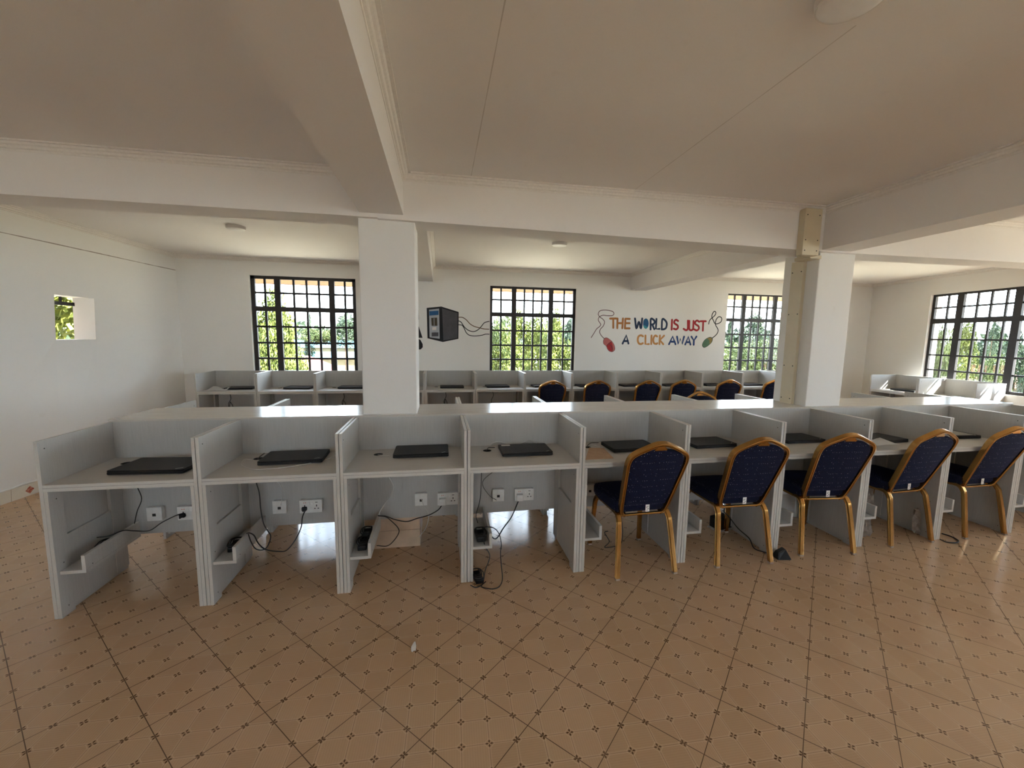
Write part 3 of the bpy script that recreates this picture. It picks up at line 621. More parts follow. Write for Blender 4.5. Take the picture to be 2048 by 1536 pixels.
def mk_top():
    bm = B(); y1 = D-.0005
    # board with a round cable hole near the back left
    x0, x1, z0, z1 = T+.0004, U-T-.0004, .714, .750
    cx_, cy_, rr, n = .165, .365, .030, 24
    out = []
    ring = [(cx_+rr*math.cos(2*PI*i/n), cy_+rr*math.sin(2*PI*i/n)) for i in range(n)]
    def outer(i):
        a = 2*PI*i/n; dx, dy = math.cos(a), math.sin(a); h_ = .1
        k = h_/max(abs(dx), abs(dy)); return (cx_+dx*k, cy_+dy*k)
    sq = [outer(i) for i in range(n)]
    for z, fl in ((z1, 1), (z0, -1)):
        R1 = [bm.verts.new((a, b, z)) for a, b in ring]; R2 = [bm.verts.new((a, b, z)) for a, b in sq]
        for i in range(n):
            q = (R1[i], R2[i], R2[(i+1)%n], R1[(i+1)%n]); bm.faces.new(q if fl > 0 else q[::-1])
        a0, a1, b0, b1 = cx_-.1, cx_+.1, cy_-.1, cy_+.1
        for (p, q_, r, s) in ((x0, a0, 0, y1), (a1, x1, 0, y1), (a0, a1, 0, b0), (a0, a1, b1, y1)):
            v = [bm.verts.new((p, r, z)), bm.verts.new((q_, r, z)), bm.verts.new((q_, s, z)), bm.verts.new((p, s, z))]
            bm.faces.new(v if fl > 0 else v[::-1])
    T1 = [bm.verts.new((a, b, z1)) for a, b in ring]; T0 = [bm.verts.new((a, b, z0)) for a, b in ring]
    for i in range(n):
        q = bm.faces.new((T1[(i+1)%n], T1[i], T0[i], T0[(i+1)%n])); q.material_index = 2
    for (p, q_) in (((x0, 0), (x1, 0)), ((x1, 0), (x1, y1)), ((x1, y1), (x0, y1)), ((x0, y1), (x0, 0))):
        v = bm.faces.new([bm.verts.new((p[0], p[1], z0)), bm.verts.new((q_[0], q_[1], z0)), bm.verts.new((q_[0], q_[1], z1)), bm.verts.new((p[0], p[1], z1))])
        v.material_index = 1
    # thin line between the two glued boards of the front edge
    box(bm, x0, x1, -.0006, .0005, .7325, .7335, mi=2)
    return bm
def mk_back():
    bm = B(); box(bm, T+.0004, U-T-.0004, D, D+.0175, .232, H-.0005, .001); return bm
def mk_tray():
    bm = B(); box(bm, 2*T+.0005, .160, .015, .43, 0, .018, .001); box(bm, .142, .160, .015, .43, .0185, .100, .001)
    edge_mi(bm, lambda q: abs(q.normal.y) > .5 or (q.normal.z > .5 and q.calc_center_median().z > .09))
    cyl(bm, (.1597, .06, .03), .003, .0012, 8, axis='X', mi=2); return bm
def mk_net():
    bm = B(); box(bm, -.041, .041, -.030, 0, -.043, .043, .003); box(bm, -.044, .044, -.037, -.030, -.046, .046, .003)
    box(bm, -.010, .010, -.0378, -.0365, -.014, .004, mi=1); return bm
def mk_pow():
    bm = B(); box(bm, -.070, .070, -.030, 0, -.043, .043, .003, mi=0); box(bm, -.0735, .0735, -.038, -.030, -.046, .046, .003)
    for sx_ in (-.038, .038):
        box(bm, sx_-.003, sx_+.003, -.0388, -.0375, -.002, .012, mi=1)
        for q in (-.011, .011): box(bm, sx_+q-.0045, sx_+q+.0045, -.0388, -.0375, -.018, -.012, mi=1)
    for sx_ in (-.012, .010): box(bm, sx_-.007, sx_+.007, -.041, -.037, .012, .032, .0015, mi=2)
    box(bm, -.047, -.041, -.0385, -.0375, .026, .030, mi=3); box(bm, -.035, -.029, -.0385, -.0375, .026, .030, mi=3); box(bm, .030, .046, -.0385, -.0375, .027, .031, mi=1)
    return bm
def desk(loc, rz, label, group, scale=(1, 1, 1), full=False, tray_z=.19, net=None, pw=None, plug=None, tilt=0):
    o = empty('carrel_desk', loc, rz); o.scale = scale; tag(o, label, 'desk', group)
    sm = mesh_of('side_panel', mk_side, [M_LAM, M_EDGE, M_SCREW]); pm = mesh_of('leg_post', mk_post, [M_LAM, M_EDGE, M_SCREW])
    part('side_panel', sm, o); q = part('side_panel', sm, o, (U, 0, 0)); q.scale = (-1, 1, 1)
    part('leg_post', pm, o); q = part('leg_post', pm, o, (U, 0, 0)); q.scale = (-1, 1, 1)
    part('desktop', mesh_of('desktop', mk_top, [M_LAMH, M_EDGEH, M_DARK]), o)
    part('back_panel', mesh_of('back_panel', mk_back, M_LAM), o)
    if full:
        part('cable_tray', mesh_of('cable_tray', mk_tray, [M_LAM, M_EDGE, M_SCREW]), o, (0, 0, tray_z))
        if net: part('network_socket', mesh_of('network_socket', mk_net, [M_WHITE, M_DARK]), o, (net, D, .377), label='white square network socket')
        if pw:
            q = part('power_socket', mesh_of('power_socket', mk_pow, [M_WHITE, M_DARK, M_WHITE2, M_RED]), o, (pw, D, .372), label='white double power socket')
            if plug == 'black':
                def mkp():
                    bm = B(); box(bm, -.016, .016, -.060, -.0385, -.020, .004, .004); cyl(bm, (0, -.058, -.012), .006, -.018, 10, axis='Y'); return bm
                part('plug', mesh_of('plug_black', mkp, M_BLACK), q, (-.038, 0, -.002), label='black plug')
            if plug == 'white':
                def mkq():
                    bm = B(); box(bm, -.024, .024, -.072, -.0385, -.030, .020, .005); return bm
                part('plug', mesh_of('plug_white', mkq, M_WHITE), q, (-.038, 0, -.006), label='white square plug')
    return o
ORD = ['first', 'second', 'third', 'fourth', 'fifth', 'sixth', 'seventh', 'eighth', 'ninth', 'tenth', 'eleventh', 'twelfth', 'thirteenth']
TRZ = [.245, .235, .201, .207, .207, .199, .202, .207, .215, .21]
extra = ['nearest the left wall', 'looped grey cord on it', 'before the left pillar', 'white-stickered laptop on it', 'brown kraft card on it', 'without card or paper', 'before the right pillar', 'white paper on its laptop', 'laptop with painted lid reflection on it', 'cut by the picture edge']
for k in range(10):
    desk((k*U, 0, 0), 0, 'grey carrel desk, %s from left in front row, %s' % (ORD[k], extra[k]), 'carrel desks of the front row', full=True, tray_z=TRZ[k],
         net={0: .228, 1: .237, 2: .440, 3: .262}.get(k, .24), pw={0: .435, 1: .437, 2: .630, 3: .460}.get(k, .45), plug={0: 'black', 1: 'black', 2: 'white', 3: 'white'}.get(k))
for k in range(10):
    desk(((k+1)*U, 1.400, 0), PI, 'grey carrel desk facing the windows, backing onto the %s front row desk' % ORD[k], 'carrel desks facing the window wall')
for k in range(13):
    desk((-1.124+k*U, 3.5345, 0), 0, 'grey carrel desk against the window wall, %s from the left wall' % ORD[k], 'carrel desks along the window wall', scale=(1, 1, WH/H))
for k in range(2):
    desk((9.175, 3.21-k*.69, 0), -PI/2, 'grey carrel desk under the right wall window, %s' % ('the one in the far corner' if k == 0 else 'the nearer of the two'), 'carrel desks along the right wall', scale=(.931, 1, WH/H))
# counter boards lying over the backs of the two facing rows
def counter(x0, x1, px0, px1, label):
    bm = B(); z0, z1 = H, H+.013; ya, yb = D-.002, D+CD
    box(bm, x0, px0, ya, yb, z0, z1, .001); box(bm, px1, x1, ya, yb, z0, z1, .001); box(bm, px0, px1, ya, YP[0]-.001, z0, z1); box(bm, px0, px1, YP[1]+.001, yb, z0, z1)
    o = obj('counter_top', bm, [M_LAMG]); tag(o, label, 'counter top', 'counter boards over the back-to-back desks'); return o
M_LAMG = Mat('laminate_glossy', .20, .3); M_LAMG.col(M_LAMG.ramp(M_LAMG.noise(3, 6, .6, stretch=(1.2, 18, 18)), (.25, (.50, .47, .42)), (.75, (.60, .57, .52)))); M_LAMG = M_LAMG.m
counter(0, 4.149, XP[0]-.001, XP[1]+.001, 'long pale counter board over the desk backs, notched round the left pillar')
counter(4.151, 10*U, XQ[0]-.001, XQ[1]+.001, 'long pale counter board over the desk backs, notched round the right pillar')

# ================================================================ BANQUET CHAIRS
RIB = [(-.011, -.017), (-.004, -.019), (-.002, -.015), (.002, -.015), (.004, -.019), (.011, -.017), (.0125, -.008), (.0105, 0), (.0125, .008), (.011, .017), (.004, .019), (.002, .015), (-.002, .015), (-.004, .019), (-.011, .017), (-.0125, .008), (-.0105, 0), (-.0125, -.008)]
BO = Vector((0, -.135, .395)); LEAN = Vector((0, -.335, .93))-BO; BH = LEAN.length; LU = LEAN.normalized(); BN = Vector((1, 0, 0)).cross(LU)   # BN points backwards-ish
def bp(x, h_, d=0): return BO+Vector((x, 0, 0))+LU*h_+BN*d
OUT = [(.125, .0), (.152, .018), (.165, .06), (.176, .16), (.188, .28), (.197, .38), (.199, .425), (.190, .465), (.165, .493), (.115, .520), (.06, .546), (.03, .556), (0, .559)]
def mk_bframe():
    bm = B(); half = smooth_path([(a, b, 0) for a, b in OUT], 4)
    pts = [(-v.x, v.y) for v in half]+[(v.x, v.y) for v in half[::-1][1:]]
    sweep(bm, [bp(a, b) for a, b in pts], BN, RIB)
    return bm
def mk_crest():
    bm = B(); prism(bm, [(-.045, .520), (-.028, .508), (.028, .508), (.045, .520), (.02, .540), (0, .546), (-.02, .540)], lambda a, b, d: bp(a, b, d), -.006, .006); return bm
def pad(bm, outline, place, t, dome=.012):
    cx_ = 0; cy_ = sum(b for a, b in outline)/len(outline)
    lay = [(.0, -dome-t, 'c'), (.55, -dome*.9-t), (.85, -dome*.55-t), (.965, -.004-t), (1.0, -t*.6), (1.0, t*.6), (.965, .004+t), (.85, dome*.55+t), (.55, dome*.9+t), (.0, dome+t, 'c')]
    prev = None
    for L_ in lay:
        sc, d = L_[0], L_[1]
        ring = [bm.verts.new(place(0, cy_, d))] if len(L_) > 2 else [bm.verts.new(place(cx_+(a-cx_)*sc, cy_+(b-cy_)*sc, d)) for a, b in outline]
        if prev:
            n = max(len(ring), len(prev))
            for i in range(n):
                if len(prev) == 1: bm.faces.new((prev[0], ring[(i+1)%n], ring[i]))
                elif len(ring) == 1: bm.faces.new((prev[i], prev[(i+1)%n], ring[0]))
                else: bm.faces.new((prev[i], prev[(i+1)%n], ring[(i+1)%n], ring[i]))
        prev = ring
    bmesh.ops.recalc_face_normals(bm, faces=bm.faces[:])
def mk_bpad():
    bm = B()
    half = [(.148, .075), (.163, .16), (.174, .28), (.183, .38), (.184, .42), (.175, .455), (.152, .480), (.11, .502), (.06, .512), (.0, .514)]
    h2 = smooth_path([(a, b, 0) for a, b in half], 3)
    o_ = [(v.x, v.y) for v in h2]+[(-v.x, v.y) for v in h2[::-1][1:]]
    pad(bm, o_, lambda a, b, d: bp(a, b, -d-.004), .012, .012); return bm
def mk_seat():
    bm = B(); half = [(.185, -.145), (.198, -.10), (.205, .10), (.200, .195), (.175, .225), (.09, .238), (0, .240)]
    h2 = smooth_path([(a, b, 0) for a, b in half], 4)
    o_ = [(v.x, v.y) for v in h2]+[(-v.x, v.y) for v in h2[::-1][1:]]+[(-.12, -.150), (0, -.150), (.12, -.150)]
    pad(bm, o_, lambda a, b, d: Vector((a, b, .449+d)), .031, .014); return bm
def leg_path(pts): return [Vector(p) for p in smooth_path(pts, 5)]
def mk_rleg(s):
    def f_():
        bm = B(); P = leg_path([(s*.176, -.085, .408), (s*.178, -.135, .404), (s*.181, -.165, .372), (s*.186, -.180, .32), (s*.207, -.232, .012)])
        sweep(bm, P, (1, 0, 0), [(a*1.1, b*.80) for a, b in RIB]); return bm
    return f_
def mk_fleg(s):
    def f_():
        bm = B(); P = leg_path([(s*.176, .10, .408), (s*.178, .165, .404), (s*.181, .195, .372), (s*.186, .205, .32), (s*.203, .232, .012)])
        sweep(bm, P, (1, 0, 0), [(a*1.1, b*.80) for a, b in RIB]); return bm
    return f_
def mk_foot():
    bm = B(); box(bm, -.015, .015, -.014, .014, -.0, .014, .003); return bm
def mk_sframe():
    bm = B()
    for s in (-1, 1): box(bm, s*.176-.010, s*.176+.010, -.085, .10, .392, .410, .003)
    box(bm, -.176, .176, -.156, -.138, .389, .402, .003); box(bm, -.170, .170, .175, .193, .388, .404, .003)
    return bm
def mk_ctag():
    bm = B(); box(bm, -.014, .014, -.001, .0, -.024, .024, mi=0)
    for (a, b, c, d) in ((-.009, .006, .010, .013), (-.009, -.002, .001, .005), (.0, .009, -.006, -.002), (-.008, .004, -.015, -.012)): box(bm, a, b, -.0016, -.0005, c, d, mi=1)
    return bm
def chair(x, y, rz, label, group, tagx=.03, tag_=True):
    o = empty('banquet_chair', (x, y, 0), math.radians(rz)); tag(o, label, 'chair', group)
    G = M_GOLD
    def sm(key, mk, mats):
        me = mesh_of(key, mk, mats)
        if not me.get('s'):
            for q in me.polygons: q.use_smooth = True
            try: me.set_sharp_from_angle(angle=math.radians(40))
            except Exception: pass
            me['s'] = 1
        return me
    part('seat', sm('chair_seat', mk_seat, M_NAVY), o); part('backrest', sm('chair_backrest', mk_bpad, M_NAVY), o)
    bf = part('back_frame', sm('chair_back_frame', mk_bframe, G), o); part('crest_handle', mesh_of('chair_crest', mk_crest, G), bf)
    part('seat_frame', mesh_of('chair_seat_frame', mk_sframe, G), o)
    for s in (-1, 1):
        l = part('leg', sm('chair_rear_leg%d' % s, mk_rleg(s), G), o); part('foot_cap', mesh_of('foot_cap', mk_foot, M_CAP), l, (s*.207, -.232, 0))
        l = part('leg', sm('chair_front_leg%d' % s, mk_fleg(s), G), o); part('foot_cap', mesh_of('foot_cap', mk_foot, M_CAP), l, (s*.203, .232, 0))
        for z in (.30, .19): pass
    if tag_: part('seat_tag', mesh_of('seat_tag', mk_ctag, [M_WHITE, M_DARK]), o, (tagx, -.1535, .434), label='small white tag')
    return o
M_CAP = flat('foot_cap_plastic', (.35, .28, .22), .6)
fg = 'blue banquet chairs tucked into the front row'
def front_chair(xa, ya, xb, yb, k, extra_):
    cx_, cy_ = (xa+xb)/2, (ya+yb)/2; a = math.degrees(math.atan2(yb-ya, xb-xa)); ar = math.radians(a)
    chair(cx_-math.sin(ar)*.232, cy_+math.cos(ar)*.232, a, 'navy chair with gold frame at the %s front row desk, %s' % (ORD[k], extra_), fg)
front_chair(3.179, -.122, 3.602, -.107, 4, 'leftmost of five')
front_chair(3.924, -.090, 4.340, -.099, 5, 'second of five')
front_chair(4.636, -.045, 5.055, -.085, 6, 'middle of five')
front_chair(5.430, -.042, 5.865, -.020, 7, 'fourth of five')
front_chair(6.175, -.020, 6.620, -.015, 8, 'rightmost of five')
cg = 'blue banquet chairs at the window wall desks'
for i, (x, y, a, l_) in enumerate([(3.69, 3.60, 0, 'first from left, below the second window'), (4.39, 3.60, 0, 'second from left, below the red painted mouse'),
        (5.20, 3.58, 0, 'third from left, below the slogan'), (5.82, 3.60, -3, 'fourth from left, below the slogan end'),
        (6.62, 3.60, -4, 'fifth from left, below the green painted mouse'), (7.47, 3.60, -4, 'last one, half hidden by the right pillar')]):
    chair(x, y, a, 'navy chair at the window wall desks, %s' % l_, cg)
chair(5.16, 1.655, 180, 'navy blue chair facing the camera behind the counter, only its gold arched top showing', 'blue banquet chairs behind the counter')

# ================================================================ LAPTOPS
def rr_outline(w, d, r, n=5):
    out = []
    for (cx_, cy_, a0) in ((w/2-r, d/2-r, 0), (-w/2+r, d/2-r, 90), (-w/2+r, -d/2+r, 180), (w/2-r, -d/2+r, 270)):
        for i in range(n+1):
            a = math.radians(a0+90*i/n); out.append((cx_+r*math.cos(a), cy_+r*math.sin(a)))
    return out
def slab(bm, w, d, r, z0, z1, inset=.0015, mi=0):
    ID = lambda a, b, z: Vector((a, b, z))
    o1 = rr_outline(w, d, r); o2 = rr_outline(w-2*inset, d-2*inset, max(r-inset, .001)); prev = None
    for o_, z in ((o2, z0), (o1, z0+inset), (o1, z1-inset), (o2, z1)):
        ring = [bm.verts.new((a, b, z)) for a, b in o_]
        if prev:
            n = len(ring)
            for i in range(n): q = bm.faces.new((prev[i], prev[(i+1)%n], ring[(i+1)%n], ring[i])); q.material_index = mi
        else: q = bm.faces.new(ring[::-1]); q.material_index = mi
        prev = ring
    q = bm.faces.new(prev); q.material_index = mi
def mk_lbase():
    bm = B(); slab(bm, .355, .228, .010, .003, .0165)
    for sx_ in (-.15, .15):
        for sy in (-.09, .09): cyl(bm, (sx_, sy, 0), .007, .004, 10)
    box(bm, -.09, .09, .112, .125, .006, .020, .003); return bm
def mk_llid():
    bm = B(); slab(bm, .355, .228, .012, .0175, .0265, .002); return bm
def mk_mark():
    bm = B(); box(bm, -.016, .016, -.002, .002, .0, .0004); return bm
def mk_dot():
    bm = B(); box(bm, -.004, .004, -.004, .004, 0, .0004); return bm
def laptop(x, y, z, rz, label, group, s=1.0, sticker=None, mark=True):
    o = empty('laptop', (x, y, z), math.radians(rz)); o.scale = (s, s, 1); tag(o, label, 'laptop', group)
    part('base', mesh_of('laptop_base', mk_lbase, M_BLACK), o); l = part('lid', mesh_of('laptop_lid', mk_llid, M_LID), o)
    if mark: part('logo', mesh_of('laptop_mark', mk_mark, M_SILVER), l, (.145, -.088, .0265), math.radians(38), 'tiny silver mark')
    if sticker == 'white':
        def mks():
            bm = B(); box(bm, -.032, .032, -.015, .015, 0, .0006); return bm
        part('sticker', mesh_of('lid_sticker', mks, M_PAPER), l, (-.125, .085, .0265), label='white sticker')
    if sticker == 'pale':  # reflection on the glossy lid, put in as a pale panel
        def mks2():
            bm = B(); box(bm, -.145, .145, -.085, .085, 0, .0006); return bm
        part('lid_reflection', mesh_of('lid_reflection', mks2, M_PALE), l, (0, 0, .0265), label='pale reflection painted on the lid')
    return o
M_PALE = flat('pale_reflection', (.45, .44, .40), .35)
lg = 'black laptops on the front row'
LP = [(.425, .243, -4, 'closed black laptop on the desk at the left end of the front row', 1.13), (1.140, .325, 2.5, 'closed black laptop with grey cord looped round it, second front desk', 1.04),
      (1.935, .362, 0, 'closed black laptop on the front desk before the left pillar', 1.02), (2.648, .305, 0, 'closed black laptop with a white sticker on its corner', .99),
      (3.440, .308, 2, 'closed black laptop beside a brown card, partly behind the first front chair', 1.0), (4.092, .330, 3, 'closed black laptop on the sixth front row desk', 1.0),
      (4.915, .365, 0, 'closed black laptop on the front desk before the right pillar', 1.0), (5.615, .275, 6, 'closed black laptop with white paper lying on its corner', 1.0),
      (6.420, .325, -3, 'black laptop with a pale painted reflection on its lid, ninth front row desk', 1.0)]
for i, (x, y, a, l_, s) in enumerate(LP):
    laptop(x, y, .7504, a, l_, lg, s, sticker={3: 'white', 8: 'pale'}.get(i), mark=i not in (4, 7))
zc_ = .75*WH/H+.0004
for k in range(13):
    ox = [.43, .45, .43, .42, .40, .36, .36, .36, .36, .36, .37, .38, .37][k]
    laptop(-1.124+k*U+ox, 3.83 if k != 4 else 3.80, zc_, [3, -4, -2, 0, 0, 2, 6, 6, 4, 4, 2, 0, 0][k], 'closed black laptop on the window wall desk %s from the left wall' % ORD[k], 'black laptops along the window wall', mark=False)
laptop(9.50, 2.88, zc_, -90, 'thin black laptop on the right wall desk in the far corner', 'black laptops along the right wall', mark=False)

# ================================================================ CORDS, ADAPTERS AND LOOSE THINGS
def cord(key, label, r=.0032, mat=None, cat='cable', name='power_cable'):
    bm = B(); P = [Vector(p) for p in CAB[key]]; c0 = P[0].copy()
    tube(bm, [p-c0 for p in P], r, 7, 5)
    o = obj(name, bm, mat or M_CORD, smooth=True); o.location = c0; tag(o, label, cat); return o
cord('u0a', 'short black cord hanging under the desk at the left end', .0026)
cord('u0b', 'black cord from the wall plug to the cable tray of the left end desk')
cord('u1a', 'black cord hanging in a loop under the second front desk', .0034)
cord('u1b', 'black power cord drooping from the socket of the second front desk', .0038)
cord('u1c', 'grey network cord going into the socket of the second front desk', .003, M_GCORD, name='network_cable')
cord('u2a', 'grey network cord hanging into the cable tray before the left pillar', .003, M_GCORD, name='network_cable')
cord('u2b', 'black power cord from the white plug to the tray before the left pillar', .0036)
cord('u2c', 'black cord looping out of the tray before the left pillar', .003)
cord('u2d', 'thin grey network cord hanging from the socket near the left pillar', .0022, M_GCORD, name='network_cable')
cord('u3a', 'straight black cord hanging at the left side of the fourth front desk', .0026)
cord('u3b', 'thin dark cord bent towards the network socket of the fourth front desk', .002)
cord('u3c', 'thick black power cord slanting from the white plug of the fourth front desk', .0045)
cord('u3d', 'black cord in a big loop reaching the floor at the fourth front desk', .0032)
cord('u3e', 'black cord hanging to the adapter on the floor at the fourth front desk', .0032)
cord('u4a', 'black cord looped behind the leg of the first front chair', .003)
cord('u5a', 'black cord running down to the adapter by the second front chair', .0038)
cord('u8a', 'black cord lying in a loop on the floor by the rightmost front chair', .0042)
cord('t1', 'short dark laptop lead on the second front desk', .003, name='laptop_cable')
cord('t1b', 'grey cord looped round the laptop of the second front desk', .0022, M_GCORD, name='network_cable')
cord('t2', 'thin lead from the cable hole to the laptop before the left pillar', .0018, M_GCORD, name='laptop_cable')
cord('t3', 'black lead from the cable hole to the laptop with the white sticker', .0028, name='laptop_cable')
cord('t3b', 'grey cord curling behind the laptop with the white sticker', .0024, M_GCORD, name='network_cable')
cord('t4', 'white lead beside the brown card on the fifth front desk', .0022, M_WHITE, name='laptop_cable')
cord('t4b', 'black and pale lead by the brown card on the fifth front desk', .0026, name='laptop_cable')
# cords under the window wall desks
for i, (x, y0, l_) in enumerate([(-.93, 3.75, 'first'), (.56, 3.75, 'third'), (2.02, 3.75, 'fifth'), (2.74, 3.75, 'sixth')]):
    bm = B(); tube(bm, [(0, 0, 0), (.01, 0, -.09), (-.02, -.01, -.16), (.0, 0, -.26), (.06, .02, -.36)], .0045, 6, 4); 
    if i != 3: tube(bm, [(.0, 0, -.13), (.03, 0, -.2), (.02, 0, -.30), (-.02, 0, -.24), (0, 0, -.13)], .004, 6, 4)
    o = obj('power_cable', bm, M_CORD, smooth=True); o.location = (x+.12, y0, .735); tag(o, 'black cord hanging under the %s window wall desk from the left' % l_, 'cable')
def adapter(x, y, z, rz, label, s=1, tilt=0, coil=True, long=1.0):
    o = empty('power_adapter', (x, y, z), math.radians(rz)); o.rotation_euler = (math.radians(tilt), 0, math.radians(rz)); o.scale = (s, s, s); tag(o, label, 'power adapter')
    bm = B(); box(bm, -.026, .026, -.055*long, .055*long, 0.002, .032, .006); obj('brick', bm, M_BLACK, o)
    if coil:
        bm = B(); rnd = random.Random(int(x*100)); 
        for q in range(3):
            R_ = .028+.007*q; P = [(R_*math.cos(t_)*.8+.002*rnd.uniform(-1, 1), .030-.02*q+R_*math.sin(t_)*1.5, .036+.006*q+.004*math.sin(3*t_)) for t_ in [2*PI*j/9 for j in range(9)]]
            tube(bm, P+[P[0]], .0032, 6, 3)
        obj('coiled_cord', bm, M_CORD, o, True)
    return o
adapter(.092, .25, .264, 4, 'black power adapter in the cable tray of the left end desk', .9)
adapter(U+.094, .16, .254, 3, 'black power adapter in the cable tray of the second front desk', 1.0)
adapter(2*U+.094, .13, .220, 2, 'black power adapter at the front of the tray before the left pillar', 1.0)
adapter(2*U+.094, .27, .220, -3, 'black power adapter behind another in the tray before the left pillar', 1.0)
adapter(3*U+.094, .12, .226, 3, 'black tangled power adapter in the tray of the fourth front desk', 1.1)
adapter(2.292, .02, .0, 12, 'black power adapter on the floor against the fourth front desk', 1.0)
# angular adapter on the floor by the second chair
bm = B(); hexa(bm, [(-.05, -.03, 0), (.05, -.045, 0), (.055, .03, 0), (-.05, .035, 0), (-.035, -.015, .045), (.01, -.025, .075), (.012, .012, .078), (-.035, .02, .05)])
bmesh.ops.bevel(bm, geom=bm.edges[:], offset=.004, segments=2, affect='EDGES')
o = obj('power_adapter', bm, M_BLACK); o.location = (4.475, -.045, .0); tag(o, 'black wedge shaped adapter on the floor right of the second front chair', 'power adapter')
# crumpled plastic
M_PLAST = Mat('clear_plastic', .25, .5); M_PLAST.col(M_PLAST.ramp(M_PLAST.noise(30, 4), (.3, (.42, .36, .31)), (.7, (.70, .64, .58)))); M_PLAST.b.inputs['Alpha'].default_value = .8; M_PLAST = M_PLAST.m
def crumple(pts, w, seed, name, label, cat, mat, th=.0012):
    rnd = random.Random(seed); bm = B(); n, m_ = len(pts), 7; G = []
    for i, p in enumerate(pts):
        row = []
        for j in range(m_):
            t_ = j/(m_-1)-.5
            row.append(bm.verts.new(Vector(p)+Vector((t_*w+rnd.uniform(-.006, .006), .018*math.sin(j*2.1+i*.7)+rnd.uniform(-.006, .006), rnd.uniform(-.005, .005)))))
        G.append(row)
    for i in range(n-1):
        for j in range(m_-1): bm.faces.new((G[i][j], G[i][j+1], G[i+1][j+1], G[i+1][j]))
    bmesh.ops.solidify(bm, geom=bm.faces[:], thickness=th)
    o = obj(name, bm, mat, smooth=True); tag(o, label, cat); return o
crumple([(5.405+.10*(i/11)**.8, .115+.1*i/11, .012+.42*i/11) for i in range(12)], .075, 3, 'plastic_wrap', 'crumpled clear plastic sheet hanging beside the tray of the eighth front desk', 'plastic wrap', M_PLAST)
crumple([(5.885-.02*(i/6), .085+.02*i/6, .012+.20*i/6) for i in range(7)], .085, 5, 'plastic_wrap', 'crumpled clear plastic behind the leg of the fourth front chair', 'plastic wrap', M_PLAST)
# black device half wrapped in plastic under the sixth desk
root = empty('wrapped_device', (4.345, .43, 0), .25); tag(root, 'black box half wrapped in plastic under the sixth front row desk', 'device')
bm = B(); box(bm, -.075, .075, -.05, .05, .015, .105, .006); obj('black_case', bm, M_BLACK, root)
bm = B(); rnd = random.Random(4)
for i in range(9):
    a = -.088+.022*i; tube(bm, [(a, -.062, .012+rnd.uniform(0, .01)), (a+rnd.uniform(-.01, .01), -.070, .03), (a+rnd.uniform(-.02, .02), -.055, .012)], .003, 5, 3)
box(bm, -.088, .088, -.056, .056, .002, .013, .002); obj('plastic_wrap', bm, M_PLAST, root)
# kraft card and papers
bm = B(); prism(bm, [(a, b) for a, b in KRAFT], lambda a, b, d: Vector((a, b, d)), .7505, .7535); o = obj('kraft_card', bm, M_KRAFT); tag(o, 'brown kraft card lying on the fifth front row desk', 'card')
def sheet(name, pts, z, lift, label, mat=M_PAPER):
    bm = B(); n = 7; A_, B_, C_, D_ = [Vector((*p, 0)) for p in pts]; G = []
    for i in range(n):
        row = []
        for j in range(n):
            u, v = i/(n-1), j/(n-1); p = (A_*(1-u)+B_*u)*(1-v)+(D_*(1-u)+C_*u)*v
            row.append(bm.verts.new((p.x, p.y, z+lift*(abs(math.sin(u*3.1+v*1.3)))*(.3+v))))
        G.append(row)
    for i in range(n-1):
        for j in range(n-1): bm.faces.new((G[i][j], G[i+1][j], G[i+1][j+1], G[i][j+1]))
    bmesh.ops.solidify(bm, geom=bm.faces[:], thickness=.0012); o = obj(name, bm, mat, smooth=True); tag(o, label, 'paper'); return o
sheet('paper_sheet', [(5.30, .03), (5.52, .03), (5.50, .17), (5.33, .19)], .7785, .018, 'folded white paper lying on the laptop of the eighth front desk')
sheet('paper_sheet', [(-1.055, 3.60), (-.80, 3.61), (-.78, 3.72), (-1.03, 3.80)], zc_+.002, .035, 'rumpled white paper on the first window wall desk beside the left wall')
bm = B(); pts = [(-.008, -.030), (-.003, -.036), (.004, -.028), (.014, -.031), (.014, .004), (.009, .030), (.003, .034), (-.004, .018), (-.010, -.004)]
prism(bm, pts, lambda a, b, d: Vector((a, b, d+.004*abs(math.sin(a*120)))), .001, .0025); o = obj('paper_scrap', bm, M_PAPER); o.location = (1.922, -.505, 0); tag(o, 'small torn scrap of white paper alone on the tiled floor', 'paper scrap')

# ================================================================ OUTSIDE
bm = B(); box(bm, -3.2, -1.85, Yf, Yw+WT+1.0, 2.42, 2.48); struct('trim_42', bm, flat('shading_eave_left', (.19, .085, .035), .7, .2, var=.15, scale=3))  # unseen eave added to shade the small left opening
bm = B(); box(bm, -7.5, -1.98, 1.72, 1.92, -4.0, 3.3); struct('wall_sky_blocker', bm, flat('sky_blocker_brown', (.10, .065, .045), .9, .1, var=.2, scale=6))  # unseen dark wall added to keep skylight off the small opening's reveal
M_GND = Mat('dry_grass_ground', .9, .1); M_GND.col(M_GND.ramp(M_GND.noise(.4, 5), (.35, (.28, .26, .18)), (.65, (.42, .36, .27)))); M_GND = M_GND.m
bm = B(); box(bm, -90, 110, -60, 120, -4.2, -4.0); struct('ground', bm, M_GND)
M_EAVE = flat('eave_boards', (0.186, 0.0837, 0.0341), .7, .2, var=.15, scale=3)
bm = B(); box(bm, -3.5, 12, Yw+WT, Yw+WT+1.05, 2.40, 2.46); box(bm, -3.5, 12, Yw+WT+1.02, Yw+WT+1.06, 2.395, 2.60); struct('trim_40', bm, M_EAVE)
bm = B()
